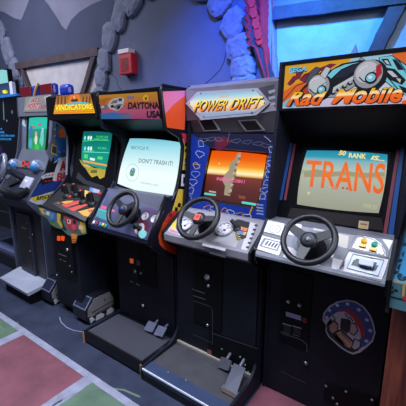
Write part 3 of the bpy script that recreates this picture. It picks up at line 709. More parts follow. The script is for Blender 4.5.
# ------------------------------------------------------------------ DAYTONA cabinet
def day():
    x0, x1 = -2.04, -1.415
    XL[0] = (x0-.002,x1+.01)
    t = thing('arcade_cabinet', 'driving cabinet with pale blue recycling screen and orange side panel', 'arcade cabinet', (-1.73, 1.9, 0), 'driving and shooting cabinets in the row')
    prof = [(1.64,0),(1.64,.69),(1.58,.72),(1.50,.775),(1.43,.83),(1.395,.865),(1.395,.895),(1.555,1.14),(1.618,1.088),(1.661,1.168),(1.694,1.265),(1.717,1.362),(1.729,1.453),(1.699,1.512),(1.622,1.544),(1.56,1.57),(1.535,1.79),(1.55,1.815),(2.42,1.815),(2.42,0)]
    def art(b):
        S = side(x1); A = b.art
        org = surf('#ee5420',.4); red = surf('#c8321e',.45); pk = surf('#f07ca2',.4); yel = surf('#d8b436',.45)
        A([(162.5,91.5),(186.5,90.5),(184.5,130),(167,127.5)], S, 1, pk)
        A([(165.3,114),(174,104),(186,95),(184.5,130),(167,127.5)], S, 2, org)
        A([(182.5,139),(196,128),(194,215),(172,212),(174.5,203),(178.5,190),(181.5,175),(183.5,160),(184.5,146)], S, 1, surf('#a88c2c',.45))
        A([(181.5,133),(188,134),(187,145),(184.5,143)], S, 2, surf('#c6283c',.45)); A([(185,143),(196,143),(192,170),(182.5,170),(184,160)], S, 2, yel)
        for i in range(4):
            for j in range(4):
                if (i+j) % 2: A([(185+i*2.4,140+j*3),(187.4+i*2.4,140+j*3),(187+i*2.4,143+j*3),(184.8+i*2.4,143+j*3)], S, 3, BLK2)
        A([(184.2,155),(194,156),(192,169),(182.6,168)], S, 3, yel); b.text('SE', [(184,166),(191,167),(191.4,158.6),(184.8,157.8)], S, 4, surf('#1c3c9c',.4), .03)
        A([(182.3,170),(194,171),(192,190),(178.6,189)], S, 3, BLK2); b.text('D', [(181,186),(188,186.8),(188.6,175),(181.8,174)], S, 4, surf('#d8d6d0',.4), .04)
        A([(178.6,189),(190,190),(188,212),(172,211),(174.5,203)], S, 3, yel)
        for i in range(5):
            for j in range(2):
                if (i+j) % 2: A([(175+i*3,203+j*4),(178+i*3,203.4+j*4),(177.6+i*3,207.4+j*4),(174.6+i*3,207+j*4)], S, 4, BLK2)
        A([(172,211),(186,213),(182,224),(164,222),(168,214)], S, 3, red)
        for i in range(4): A([(169+i*4,213+(i%2)*4),(172.3+i*4,213.4+(i%2)*4),(172+i*4,217+(i%2)*4),(168.6+i*4,216.6+(i%2)*4)], S, 4, surf('#5c1424',.5))
        A([(163.5,222),(179,223.5),(178,255.5),(172,253),(164,249),(159.5,244),(158.3,236)], S, 3, org); A([(167,224),(179,225),(178.5,254),(171,251.5),(165,238)], S, 4, red)
    side_panels(t, prof, x0, x1, BLK, art)
    MB().tube([(x1-.007,y,z) for y,z in prof[3:20]], .011, EDGE).build('edge_moulding', t)
    a0, a1 = x0+.018, x1-.018
    MB().box(a0, a1, 1.632, 1.66, .09, .80, BLK).build('front_panel', t)
    MB().box(a0, a1, 1.56, 2.40, 1.795, 1.812, EDGE).build('top_panel', t)
    MB().box(a0, a1, 2.38, 2.40, 0, 1.80, BLK2).build('back_panel', t)
    # platform with ribbed rubber
    b = MB(); b.box(x0+.008, x1+.006, 1.285, 1.632, 0, .085, BLK2); b.box(x0+.008, x1+.006, 1.28, 1.30, .02, .092, EDGE)
    b.box(x0+.008, x0+.028, 1.278, 1.632, .085, .094, EDGE); b.box(x1-.014, x1+.006, 1.278, 1.632, .085, .094, EDGE)
    b.box(x0+.028, x1-.014, 1.30, 1.60, .085, .089, surf('#121219', .6))
    rb = surf('#50505c', .5)
    for i in range(30):
        y = 1.312+i*.0095; b.box(x0+.035, x1-.022, y, y+.0036, .089, .0925, rb)
    b.box(x0+.006, x0+.022, 1.275, 1.283, .0, .09, surf('#a07a58',.6)); b.box(x1-.008, x1+.008, 1.273, 1.282, .0, .09, surf('#7a6454',.6))
    b.build('foot_platform', t)
    for u, v in ((149.5,326.5),(159.5,331)):
        f2 = front(1.55); q = [f2.P(u-5,v+2.5), f2.P(u+3.5,v+5.2), f2.P(u+6,v-2.2), f2.P(u-2.2,v-5)]
        for i in (0, 1): q[i].y -= .012
        for i in (2, 3): q[i].y += .012
        n = (q[1]-q[0]).cross(q[3]-q[0]).normalized(); n = -n if n.y > 0 else n
        c = sum(q, V((0,0,0)))/4
        m = MB().slab(q, n, .008, surf('#a9b4d4', .25, metal=.7)); m.tube([c-n*.006, V((c.x,1.60,c.z+.0)), V((c.x,1.632,c.z+.01))], .009, STEEL); m.build('pedal', t, .002)
    # marquee
    M = slope((1.560,1.632),(1.537,1.80))
    b = MB().prism([(1.566,1.622),(1.541,1.80),(1.58,1.80),(1.60,1.622)], a0, a1, EDGE); A = b.art
    bg = ramp([(1.63,'#b04a80'),(1.68,'#c85c84'),(1.715,'#c8605c'),(1.74,'#cc8030'),(1.80,'#d89a20')], 'Z', .58)
    q0 = [M.P(99.5,119,.001), M.P(164,119,.001), M.P(160,91.5,.001), M.P(96,95.5,.001)]
    for p in q0: p.x = min(max(p.x, a0+.012), a1-.022)
    b.face(q0, bg)
    S = .55; bl = glow('#3c78c0', S)
    A([(100.5,113.5),(114,112),(121,113.5),(121,119),(101,119)], M, 3, bl); A([(121,112.8),(128,113),(131,119),(121,119)], M, 3, glow('#5a6ab0', S))
    wht = glow('#d0ccd0', S); gy = glow('#74788c', S); bk = glow('#120e14', .3)
    for i in range(4): A([(121.5+i*2.6,114),(123.5+i*2.6,114),(123+i*2.6,118.3),(121+i*2.6,118.3)], M, 4, gy)
    A([(107.5,105),(110,101),(114,98.5),(121,97),(124.5,99),(123,106),(118,111),(110,109)], M, 5, wht); A([(110,104),(113,100.5),(118,99.5),(117,103)], M, 6, gy); A([(112,107),(118,104),(123,104),(118,110.5)], M, 6, gy); A([(110.5,105.5),(113.5,104.5),(114,107.5),(111,108)], M, 7, bk); A([(117,106.5),(120,105),(120,108.5),(117.5,109)], M, 7, bk); b.ell(115,102.5,.008,.006,M,8,glow('#c04434',S)); A([(118,98.5),(122,98),(122,101),(119,101.5)], M, 7, glow('#384078',S))
    A([(99.6,107),(103,105),(107,104),(107,110),(102,110)], M, 4, gy); A([(101,106.5),(104,105.4),(104,107.6),(101.5,108.3)], M, 5, wht)
    A([(99,104),(99.3,100),(106,98),(112,97.5),(107,101),(104,105)], M, 3, glow('#c86c1c', S))
    b.text('DAYTONA', [(127.6,109.2),(159.6,109.2),(158.8,101.8),(128.4,102.2)], M, 5, bk, .05); b.text('USA', [(146.5,118),(161.2,118),(160.4,110.4),(146.8,110.7)], M, 5, bk, .05)
    b.text('SEGA', [(127,98.9),(134.3,98.5),(134.3,96),(127.2,96.4)], M, 5, glow('#2458b8', .8), .04)
    A([(142.5,98),(144.5,95),(147,94),(148,97),(150.5,99),(147,101),(143.5,100.5)], M, 5, glow('#d8b020', .7)); A([(144.5,97.5),(147,97),(147,100),(145,100)], M, 6, glow('#a02424', S)); A([(148,98),(150,97.6),(149.5,100)], M, 6, glow('#4c7c34', S))
    b.build('marquee', t)
    Hn = V((0,-.1,-.30)).normalized()
    b = MB().prism([(1.566,1.624),(1.84,1.535),(1.85,1.55),(1.58,1.64)], a0, a1, surf('#08090d', .5, spec=.2)); b.build('hood', t)
    B = slope((1.65,1.135),(1.80,1.483)); yb = lambda z: 1.65+(z-1.135)*.431
    b = MB().prism([(yb(1.07)+.002,1.07),(yb(1.56)+.002,1.56),(yb(1.56)+.02,1.56),(yb(1.07)+.02,1.07)], a0, a1, surf('#0a0b12', .5, spec=.15))
    scr = [(117.5,183.5),(171,199.5),(183,143),(130,138.5)]
    b.art([(115,186),(173,202),(186,140.5),(127,135)], B, 1, surf('#08080c', .25))
    b.art([(110.5,184.5),(116,186),(171.5,203),(167.5,216),(108,195)], B, 2, surf('#2c4468', .4)); A = b.art
    A([(119,189.5),(128,192),(127,199),(117.5,196)], B, 3, surf('#c48a7c',.5)); A([(138,197),(143,197.5),(141,204),(136,203)], B, 3, surf('#d8862c',.5)); A([(146,200),(149,199),(148,205.5),(143.5,204.5)], B, 3, surf('#e0983c',.5)); A([(129.5,194),(135,196),(133.5,201.5),(128.8,199.5)], B, 3, surf('#d08a54',.5)); A([(154,200.5),(170,205.5),(168,211.5),(153,206.5)], B, 3, surf('#b08890',.5))
    A([(115,189),(133.5,194.5),(133.4,195.4),(114.8,190)], B, 4, surf('#c8ccd8',.4))
    b.build('bezel', t)
    b = MB(); pale = ramp([(1.12,'#eafcfc'),(1.25,'#f2ffff'),(1.36,'#c8f0f6'),(1.44,'#9ee0ee'),(1.49,'#7cc8dc')], 'Z', 1.0)
    b.slab([B.P(u,v,.0034) for u,v in barrel(scr,.055)], B.n, .003, pale)
    tx = glow('#28404c', .9)
    b.text('RECYCLE IT,', [(131,149.5),(149.3,150.6),(149.6,147),(131.6,145.8)], B, 7, tx, .0); b.text("DON'T TRASH IT!", [(138.5,162.5),(172.5,166),(173,161.3),(139.2,158.3)], B, 7, tx, .0)
    c = (132.4,172.5)
    b.stroke([(c[0]+6.3*math.cos(a), c[1]+8.6*math.sin(a)) for a in [i*2*math.pi/24 for i in range(24)]], .003, B, 7, glow('#a0c8cc',.9), True)
    b.ell(c[0], c[1]-.5, .028, .033, B, 7, glow('#6ca8b8',.9)); b.ell(c[0]+.2, c[1]-2.2, .016, .013, B, 8, glow('#3464a0',.9)); b.ell(c[0]-.2, c[1]+2.2, .020, .012, B, 8, glow('#5c9c54',.9)); b.ell(c[0]+.3, c[1]-2.5, .006, .006, B, 9, glow('#e8f8f8',1))
    b.text('ENVIRONMENTAL AGENCY', [(140.5,183.4),(158.5,186.6),(158.7,184.6),(140.8,181.6)], B, 7, glow('#98c4c8',.9))
    b.build('screen', t)
    # control panel
    K = slope((1.402,.893),(1.578,1.132))
    b = MB().prism([(1.402,.862),(1.402,.893),(1.578,1.132),(1.64,1.132),(1.66,.78),(1.60,.76),(1.52,.79)], a0, a1, surf('#252a44', .4, var=.25, scale=6)); A = b.art
    A([(91.5,224),(109,189.5),(166,211.5),(150,241)], K, 1, surf('#333a5c', .38, var=.3, scale=7)); A([(133,230),(147,206),(165,212.5),(150,240)], K, 2, surf('#3a2a4c', .4, var=.3, scale=9))
    tl = surf('#3c9c9c', .45); A([(99,208),(111,212),(108.5,221),(95.5,216.5)], K, 2, tl); A([(101,205),(107,206.8),(106,209.8),(100,208)], K, 3, surf('#c04a74',.45)); A([(110,208.5),(115,210),(114.4,212.6),(109.4,211)], K, 3, surf('#c04a74',.45))
    for i in range(4): A([(98.5-i*.6,210.5+i*1.7),(109.5-i*.6,214+i*1.7),(109.3-i*.6,214.6+i*1.7),(98.3-i*.6,211.1+i*1.7)], K, 3, surf('#1c4c5c',.5))
    b.stroke([(91.8,224.3),(109.2,189.8)], .005, K, 3, surf('#6c7aa4',.4))
    A([(136,225),(142,219),(150,222),(148,232),(140,236)], K, 3, surf('#4c1c34',.4))
    for u, v in ((145.3,216.7),(154.6,219.3)):
        b.lathe(K.P(u,v), K.n, [(.027,0),(.027,.006),(.024,.008),(.024,.005),(0,.005)], surf('#c3bcc0',.45), 24)
        q = Plane(K.o+K.n*.006, K.n); b.stroke([(u,v),(u+1.6,v-1.6)], .003, q, 1, surf('#a03030',.5)); b.ell(u,v,.005,.005,q,2,surf('#404050',.5))
        b.stroke([(u+2.3*math.cos(a),v+2.5*math.sin(a)) for a in [i*.6 for i in range(11)]], .002, q, 1, surf('#8c8894',.5), True)
    b.ell(139.6,228.6,.043,.043,K,4,surf('#b4343c',.4)); b.ell(139.6,228.6,.038,.038,K,5,surf('#c8c2c8',.4)); b.ell(139.6,228.6,.02,.02,K,6,surf('#50505c',.4))
    b.build('control_panel', t)
    for (u, v), h in zip(((94.6,222.4),(98.2,223.3),(101.2,224.1),(103.8,224.9),(106.6,226.2)), ('#e4dcd4','#b01c30','#2c9ccc','#d8c030','#1c9c7c')):
        ex, ey = K.ax(); MB().obox(K.P(u,v)+K.n*.005, ex*.0085, ey*.011, K.n*.006, surf(h,.35)).build('button', t, .002)
    p = K.P(140,228.5); m = MB().lathe(p, K.n, [(.02,0),(.016,.012),(.010,.016),(.010,.028),(.021,.034),(.023,.045),(.016,.056),(0,.058)], WHEELM, 20); m.build('shift_knob', t)
    p = K.P(143.4,234.6); MB().lathe(p, K.n, [(.026,0),(.027,.008),(.022,.022),(.010,.030),(0,.031)], glow('#8fe4f0', .85), 20).build('start_button', t, 0, 'glowing pale cyan dome button')
    p = K.P(151,236); MB().lathe(p, K.n, [(.009,0),(.009,.012),(0,.013)], surf('#b02c2c',.4), 12).build('button', t)
    # coin door
    b = MB(); G = front(1.624); b.box(-1.785,-1.60,1.624,1.633,.42,.79,BLK2); A = b.art
    m_ = MB(); m_.plate([(129.8,258.5),(132.8,259.2),(132.8,263.6),(129.8,262.8)], G, 0, .006, glow('#d0602c', .55)); 
    A([(136.5,260),(140,261),(140,266),(136.5,265)], G, 1, surf('#3a3c48',.4)); b.lathe(G.P(135.2,271), (0,-1,0), [(.016,0),(.016,.008),(0,.012)], SCREW, 14); b.lathe(G.P(141,273), (0,-1,0), [(.009,0),(.009,.006),(0,.008)], SCREW, 12)
    for q in (((130,281),(133,282.5)),((136,283.5),(139.5,285.5))): b.stroke(list(q), .006, G, 1, STEEL)
    b.lathe(G.P(143,305.5), (0,-1,0), [(.013,0),(.013,.008),(0,.012)], SCREW, 14)
    b.build('coin_door', t); m_.build('coin_slot', t, 0, 'lit orange coin slot')
    n = (0,-math.sin(math.radians(55)),math.cos(math.radians(55)))
    def bd(h, c, n, ex, ey): h.lathe(c, n, [(.013,-.002),(.013,.002),(0,.002)], surf('#2c3c80',.35), 14); h.obox(c+n*.003, ex*.006, ey*.002, n*.001, CHROME)
    wheel(t, front(1.385).P(122.5,208.7), n, .131, .0155, (150, 30, 270), bd, .022)
day(); XL[0] = None

# ------------------------------------------------------------------ VINDICATORS cabinet
def vind():
    x0, x1 = -2.715, -2.06
    XL[0] = (-2.87,x1)
    t = thing('arcade_cabinet', 'twin lever tank cabinet with yellow marquee and octagonal tread feet', 'arcade cabinet', (-2.39, 1.9, 0), 'driving and shooting cabinets in the row')
    prof = [(1.74,0),(1.74,.70),(1.60,.86),(1.42,.90),(1.42,.93),(1.62,1.10),(1.675,1.17),(1.688,1.257),(1.708,1.40),(1.713,1.50),(1.69,1.575),(1.62,1.63),(1.55,1.645),(1.55,1.815),(1.58,1.83),(2.42,1.83),(2.42,0)]
    MB().prism(prof, x0, x0+.018, BLK).build('side_panel', t, .003)
    MB().tube([(x0+.012,y-.004,z) for y,z in prof[6:12]], .009, surf('#868a98',.4)).build('edge_moulding', t, 0, 'pale edge moulding')
    MB().prism(prof, x1-.018, x1, BLK).build('side_panel', t, .003)
    a0, a1 = x0+.018, x1-.018
    MB().box(a0, a1, 1.75, 1.78, 0, .90, BLK2).build('front_panel', t)
    MB().box(a0, a1, 1.60, 2.40, 1.81, 1.828, EDGE).build('top_panel', t)
    MB().box(a0, a1, 2.38, 2.40, 0, 1.81, BLK2).build('back_panel', t)
    # marquee
    M = front(1.548); b = MB().prism([(1.552,1.640),(1.552,1.812),(1.60,1.825),(1.60,1.640)], a0, a1, EDGE); A = b.art
    bg = ramp([(1.655,'#e85c10'),(1.668,'#f8c020'),(1.72,'#f2a01c'),(1.76,'#c07c38'),(1.81,'#a06834')], 'Z', .95)
    A([(53.5,114),(56.5,96),(90,93.4),(95,113)], M, 1, bg)
    A([(68,103),(70,94.8),(79,94.2),(81,102)], M, 2, glow('#f08018', .9)); A([(72,102.5),(72.5,97),(76,96.3),(77.5,102)], M, 3, glow('#c45824', .8)); b.ell(74.3,97.4,.014,.012,M,4,glow('#f0c088',.9)); A([(71,99.5),(78,99),(78,101),(71,101.5)], M, 4, glow('#5c3018', .7))
    pale = glow('#6c4420', .8)
    for u in (57,60.5,64,82,85.5,88.5): A([(u,104),(u+.6,96.5),(u+1.9,96.4),(u+1.8,104)], M, 2, pale)
    A([(60,105.5),(72,102.5),(84,102),(92,103.8),(84,105),(72,106)], M, 5, glow('#48c4cc', .95))
    b.text('VINDICATORS', [(54.3,111.6),(93.2,110),(92,103.6),(55.2,104.6)], M, 6, glow('#7c2408', .7), .05, .0); b.text('VINDICATORS', [(54.6,111),(92.8,109.4),(91.8,103.8),(55.4,104.8)], M, 7, glow('#fce834', 1.1), .035)
    A([(54,112.4),(93.6,110.8),(93.8,112),(54,113.6)], M, 6, glow('#f07818', 1.0))
    b.build('marquee', t)
    MB().prism([(1.555,1.640),(1.82,1.57),(1.83,1.585),(1.57,1.655)], a0, a1, BLK2).build('hood', t)
    B = slope((1.70,1.20),(1.78,1.54)); yb = lambda z: 1.70+(z-1.20)*.235
    b = MB().prism([(yb(1.08)+.002,1.08),(yb(1.60)+.002,1.60),(yb(1.60)+.02,1.60),(yb(1.08)+.02,1.08)], a0, a1, surf('#0c0d12',.5,spec=.15)); A = b.art
    A([(73,135),(75.5,148),(70,168),(71,178),(73,170)], B, 1, surf('#4a4c58',.4))
    A([(79,159),(86,163.5),(94,168),(106,168.5),(104.5,177),(100,179),(97,175.5),(92,177.5),(89,174),(86,169),(82,165)], B, 2, surf('#c0a83c',.45)); A([(91,170),(97,170),(97,173),(91,173)], B, 3, surf('#6c5c24',.5)); A([(83,163.5),(90,166),(90,168),(84,166)], B, 3, surf('#e0cc64',.5))
    A([(78,172),(86,180),(104,186),(103,190),(84,184),(76,178)], B, 1, surf('#33343c',.45))
    b.build('bezel', t)
    b = MB(); scr = [(81.5,162),(105.5,169.5),(112,133),(83.5,131.5)]
    b.slab([B.P(u,v,.0034) for u,v in barrel(scr,.05)], B.n, .003, ramp([(1.19,'#d8b060'),(1.235,'#c8a848'),(1.25,'#14947c'),(1.38,'#0c8c80'),(1.50,'#0c6c68'),(1.55,'#0c5c60')], 'Z', 1.1)); A = b.art
    cy = glow('#7cf0e0', 1.0); gn = glow('#50e078', 1.0); wt = glow('#d8fff4', 1.0)
    b.text('PLAYER ONE', [(96.5,137.6),(108,137.9),(108,136),(96.5,135.6)], B, 7, gn, .02); b.text('GAME TOKENS', [(94,140),(108,140.3),(108,138.6),(94,138.1)], B, 7, gn, .02)
    b.text('FUEL', [(98,149),(107,149.3),(107,147.4),(98,147)], B, 7, gn, .02)
    for v in (136.4, 147): 
        for u in (85,88.5,91): b.ell(u, v+1.5, .014, .018, B, 7, wt if u > 88 else cy)
        A([(83,v+4.4),(94,v+3.4),(94,v+4.2),(83,v+5.2)], B, 7, gn)
    A([(94,139.8),(109,140.4),(109,140.9),(94,140.3)], B, 8, gn); A([(83,151.6),(109,152.4),(109,153),(83,152.2)], B, 7, cy)
    A([(84,154),(88,154.5),(87.5,159),(84,158)], B, 7, gn); A([(98,156),(103,157),(102,160),(97,159)], B, 7, gn); A([(90,157.5),(95,158.5),(94.6,161),(89.8,160)], B, 7, wt)
    A([(83,160),(107,164.6),(107,166.5),(83,162)], B, 7, glow('#f0a060',1.0))
    b.build('screen', t)
    # control box with art apron
    K = slope((1.415,.925),(1.645,1.10))
    b = MB().prism([(1.415,.88),(1.415,.925),(1.645,1.10),(1.72,1.10),(1.74,.80),(1.62,.80)], x0+.02, x1-.02, surf('#08080c',.5,spec=.2)); A = b.art
    rd = surf('#b02a18',.45); yl = surf('#bc8a1a',.45)
    A([(52,203.5),(58,201),(66,204),(80,213),(87,217.5),(85,221.5),(70,214)], K, 1, surf('#1c1a20',.4))
    A([(57,203),(66,201),(74,200.5),(70,203),(62,205.5)], K, 1, yl); A([(61,204.5),(78,200.5),(86,201.5),(66,207.5)], K, 2, rd); A([(68,208.5),(84,203.5),(88,205),(73,211.5)], K, 2, rd); A([(78,211.5),(94,207.5),(97,210),(90,217),(84,216)], K, 2, yl); A([(88,210),(96,208.5),(95,211.5),(89,212.5)], K, 3, rd)
    A([(85,190),(89.5,191.5),(88,198.5),(84,196)], K, 1, surf('#c8a424',.42)); A([(90,187),(93,188),(92,199),(88,198.5)], K, 1, surf('#2c6c9c',.42)); A([(93,188),(100,190),(99,193.5),(92,192)], K, 2, surf('#8a86a0',.42))
    b.build('control_panel', t)
    Fp = front(1.411)
    apron = [(37.5,205),(85.5,222.3),(86.6,233.5),(84.5,234.5),(77.5,235.5),(76,243),(72,243.5),(71,236.5),(66.5,234),(62,229.5),(55,227.5),(50.5,224.5),(47,218.5),(40,214)]
    b = MB(); b.slab([Fp.P(u,v) for u,v in apron], Fp.n, .03, surf('#4a6a60',.45,var=.4,scale=18), EDGE); A = b.art
    te = surf('#5c94a0',.45); blue = surf('#3c68ac',.45); dk = surf('#141820',.5); crm = surf('#dcc0a4',.5); rd2 = surf('#b43448',.45); oc = surf('#d0a83c',.45); org = surf('#e08c34',.45)
    A([(39,208),(45,209),(48,216),(42,213.5)], Fp, 1, oc); A([(43,210),(47,209.5),(56,213),(57,219),(52,222),(47,217)], Fp, 2, blue); A([(46,211),(50,212),(49,216),(46,214.5)], Fp, 3, crm); A([(50,213),(54,214),(53,219),(50.5,219)], Fp, 3, te)
    A([(57,212.5),(61,213.5),(60,221),(64,227),(61,227.5),(57,222)], Fp, 3, oc); A([(60.5,214.5),(63.5,215.5),(62,222),(66.5,230),(63,229)], Fp, 4, dk)
    A([(64,216),(71,218.5),(77,220.5),(78,228),(73,232.5),(67,227)], Fp, 2, rd2); A([(67,219),(71,220),(70.5,224),(67.5,223.5)], Fp, 3, crm); A([(68,220),(69.5,220.4),(69,222.5),(67.8,222)], Fp, 4, dk); A([(72,224),(76,225.5),(75,230.5),(71.5,228.5)], Fp, 3, surf('#b85a5c',.5)); A([(79,225),(83.5,226.5),(83,230.5),(78.5,229)], Fp, 3, crm); A([(73,219.6),(76,220.8),(75.5,224),(72.8,223)], Fp, 4, dk)
    A([(80,221),(85,222.8),(85.6,232),(82,233.5),(80,230)], Fp, 1, oc); A([(71,233),(77,234.5),(76,242.8),(72.3,243),(71.4,236.5)], Fp, 2, org)
    A([(71.6,239),(76.2,239.2),(76,240.2),(71.7,240)], Fp, 3, rd); A([(71.8,241.2),(76,241.4),(75.9,242.4),(71.9,242.2)], Fp, 3, rd)
    A([(48,218),(52,222.5),(56,225),(54,226.8),(50.5,224)], Fp, 3, surf('#5c7c34',.45))
    b.stroke([(37.5,205),(60,213),(85.5,222.3)], .012, Fp, 5, dk)
    b.build('art_apron', t)
    # levers
    for (u, v) in ((66.5,191),(76,190),(83,197),(92,199)):
        p = K.P(u, v+5); m = MB().lathe(p, K.n, [(.035,0),(.03,.012),(.012,.02)], RUB, 16); m.tube([p, p+V((0,.0,.04))], .010, STEEL); m.tube([p+V((0,0,.025)), p+V((0,-.005,.065)), p+V((0,-.012,.092))], .019, RUB, 10, .017)
        m.box(p.x-.022, p.x-.010, p.y-.033, p.y-.01, p.z+.035, p.z+.08, RUB)
        lv = m.build('control_lever', t)
        MB().lathe(p+V((0,-.013,.091)), (0,-.1,1), [(.009,0),(.009,.007),(0,.010)], surf('#c02c24',.4), 12).build('fire_button', lv, 0, 'red thumb button')
    for u, v in ((70,196),(100,193)): MB().lathe(K.P(u,v+1), K.n, [(.016,0),(.016,.008),(0,.012)], surf('#c02c24',.4), 14).build('button', t)
    # pedestal and coin door
    b = MB(); b.prism([(1.44,.10),(1.44,.88),(1.75,.88),(1.75,0),(1.50,0)], -2.63, -2.27, BLK); b.build('pedestal', t, .004)
    Q = front(1.432); b = MB(); b.plate([(54,229.5),(59,229.5),(70,233.5),(71.5,247),(75,278),(56,271)], Q, 0, .012, BLK2)
    Q2 = front(1.42); m = MB()
    for u in (57.3, 61.3): m.plate([(u,236),(u+2.6,236.8),(u+2,241),(u-.4,240.2)], Q2, 0, .008, glow('#f05014', .9))
    b.lathe(Q2.P(67.8,249.6), (0,-1,0), [(.012,0),(.012,.01),(0,.014)], CHROME, 14); b.stroke([(58.5,253.5),(66.5,256.5)], .007, Q2, 1, SCREW); b.stroke([(59.5,259),(61.5,260)], .007, Q2, 1, SCREW); b.stroke([(63,260.5),(65.8,261.8)], .005, Q2, 1, SCREW)
    for u, v in ((70,266),(57,275),(72,272)): b.lathe(Q2.P(u,v), (0,-1,0), [(.006,0),(.006,.004),(0,.006)], SCREW, 10)
    b.build('coin_door', t, .003); m.build('coin_slot', t, 0, 'pair of lit orange coin slots')
    # tread feet
    for xa, xb in ((-2.865,-2.715),(-2.365,-2.19)):
        pr = [(1.455,.0),(1.415,.05),(1.415,.132),(1.494,.222),(1.665,.222),(1.715,.12),(1.71,.0)]
        m = MB().prism(pr, xa, xb, surf('#141520',.42,var=.2,scale=10))
        # link bars across the sloping front
        for i in range(2):
            y, z = 1.425+.03+i*.0, .13+i*.055
        nf = V((0,-.09,.079)).normalized(); fr_ = [V((xa+.004,1.418,.137)),V((xb-.004,1.418,.137)),V((xb-.004,1.491,.2195)),V((xa+.004,1.491,.2195))]; m.slab([p+nf*.004 for p in fr_], nf, .003, surf('#5c6078',.4)); cf = sum(fr_, V((0,0,0)))/4; m.slab([cf+(p-cf)*.84+nf*.0055 for p in fr_], nf, .002, surf('#1c2034',.35))
        ft = m.build('tread_foot', t)
        pi = [(1.47,.065),(1.432,.075),(1.432,.125),(1.502,.208),(1.655,.208),(1.70,.12),(1.70,.072),(1.60,.066)]
        m = MB().prism(pi, xb, xb+.006, surf('#6e6a6c',.5,var=.15,scale=14)); Sx = side(xb+.006)
        m.prism([(1.47,.098),(1.70,.110),(1.70,.116),(1.47,.104)], xb+.006, xb+.009, VOID); m.prism([(1.50,.072),(1.70,.080),(1.70,.085),(1.50,.077)], xb+.006, xb+.009, VOID)
        lp = surf('#a9a6aa',.45)
        for q in ([(1.452,.012),(1.444,.055),(1.472,.060),(1.492,.030)],[(1.502,.012),(1.512,.050),(1.560,.055),(1.592,.028),(1.575,.010)],[(1.612,.010),(1.622,.050),(1.668,.058),(1.694,.030),(1.68,.010)]): m.prism(q, xb+.0005, xb+.008, lp)
        m.lathe((xb+.006, 1.60, .16), (1,0,0), [(.007,0),(.007,.004),(0,.004)], VOID, 10)
        m.build('tread_side', ft)
    MB().box(-2.715, -2.365, 1.52, 1.75, 0, .10, BLK2).build('base_bar', t, .004)
vind(); XL[0] = None

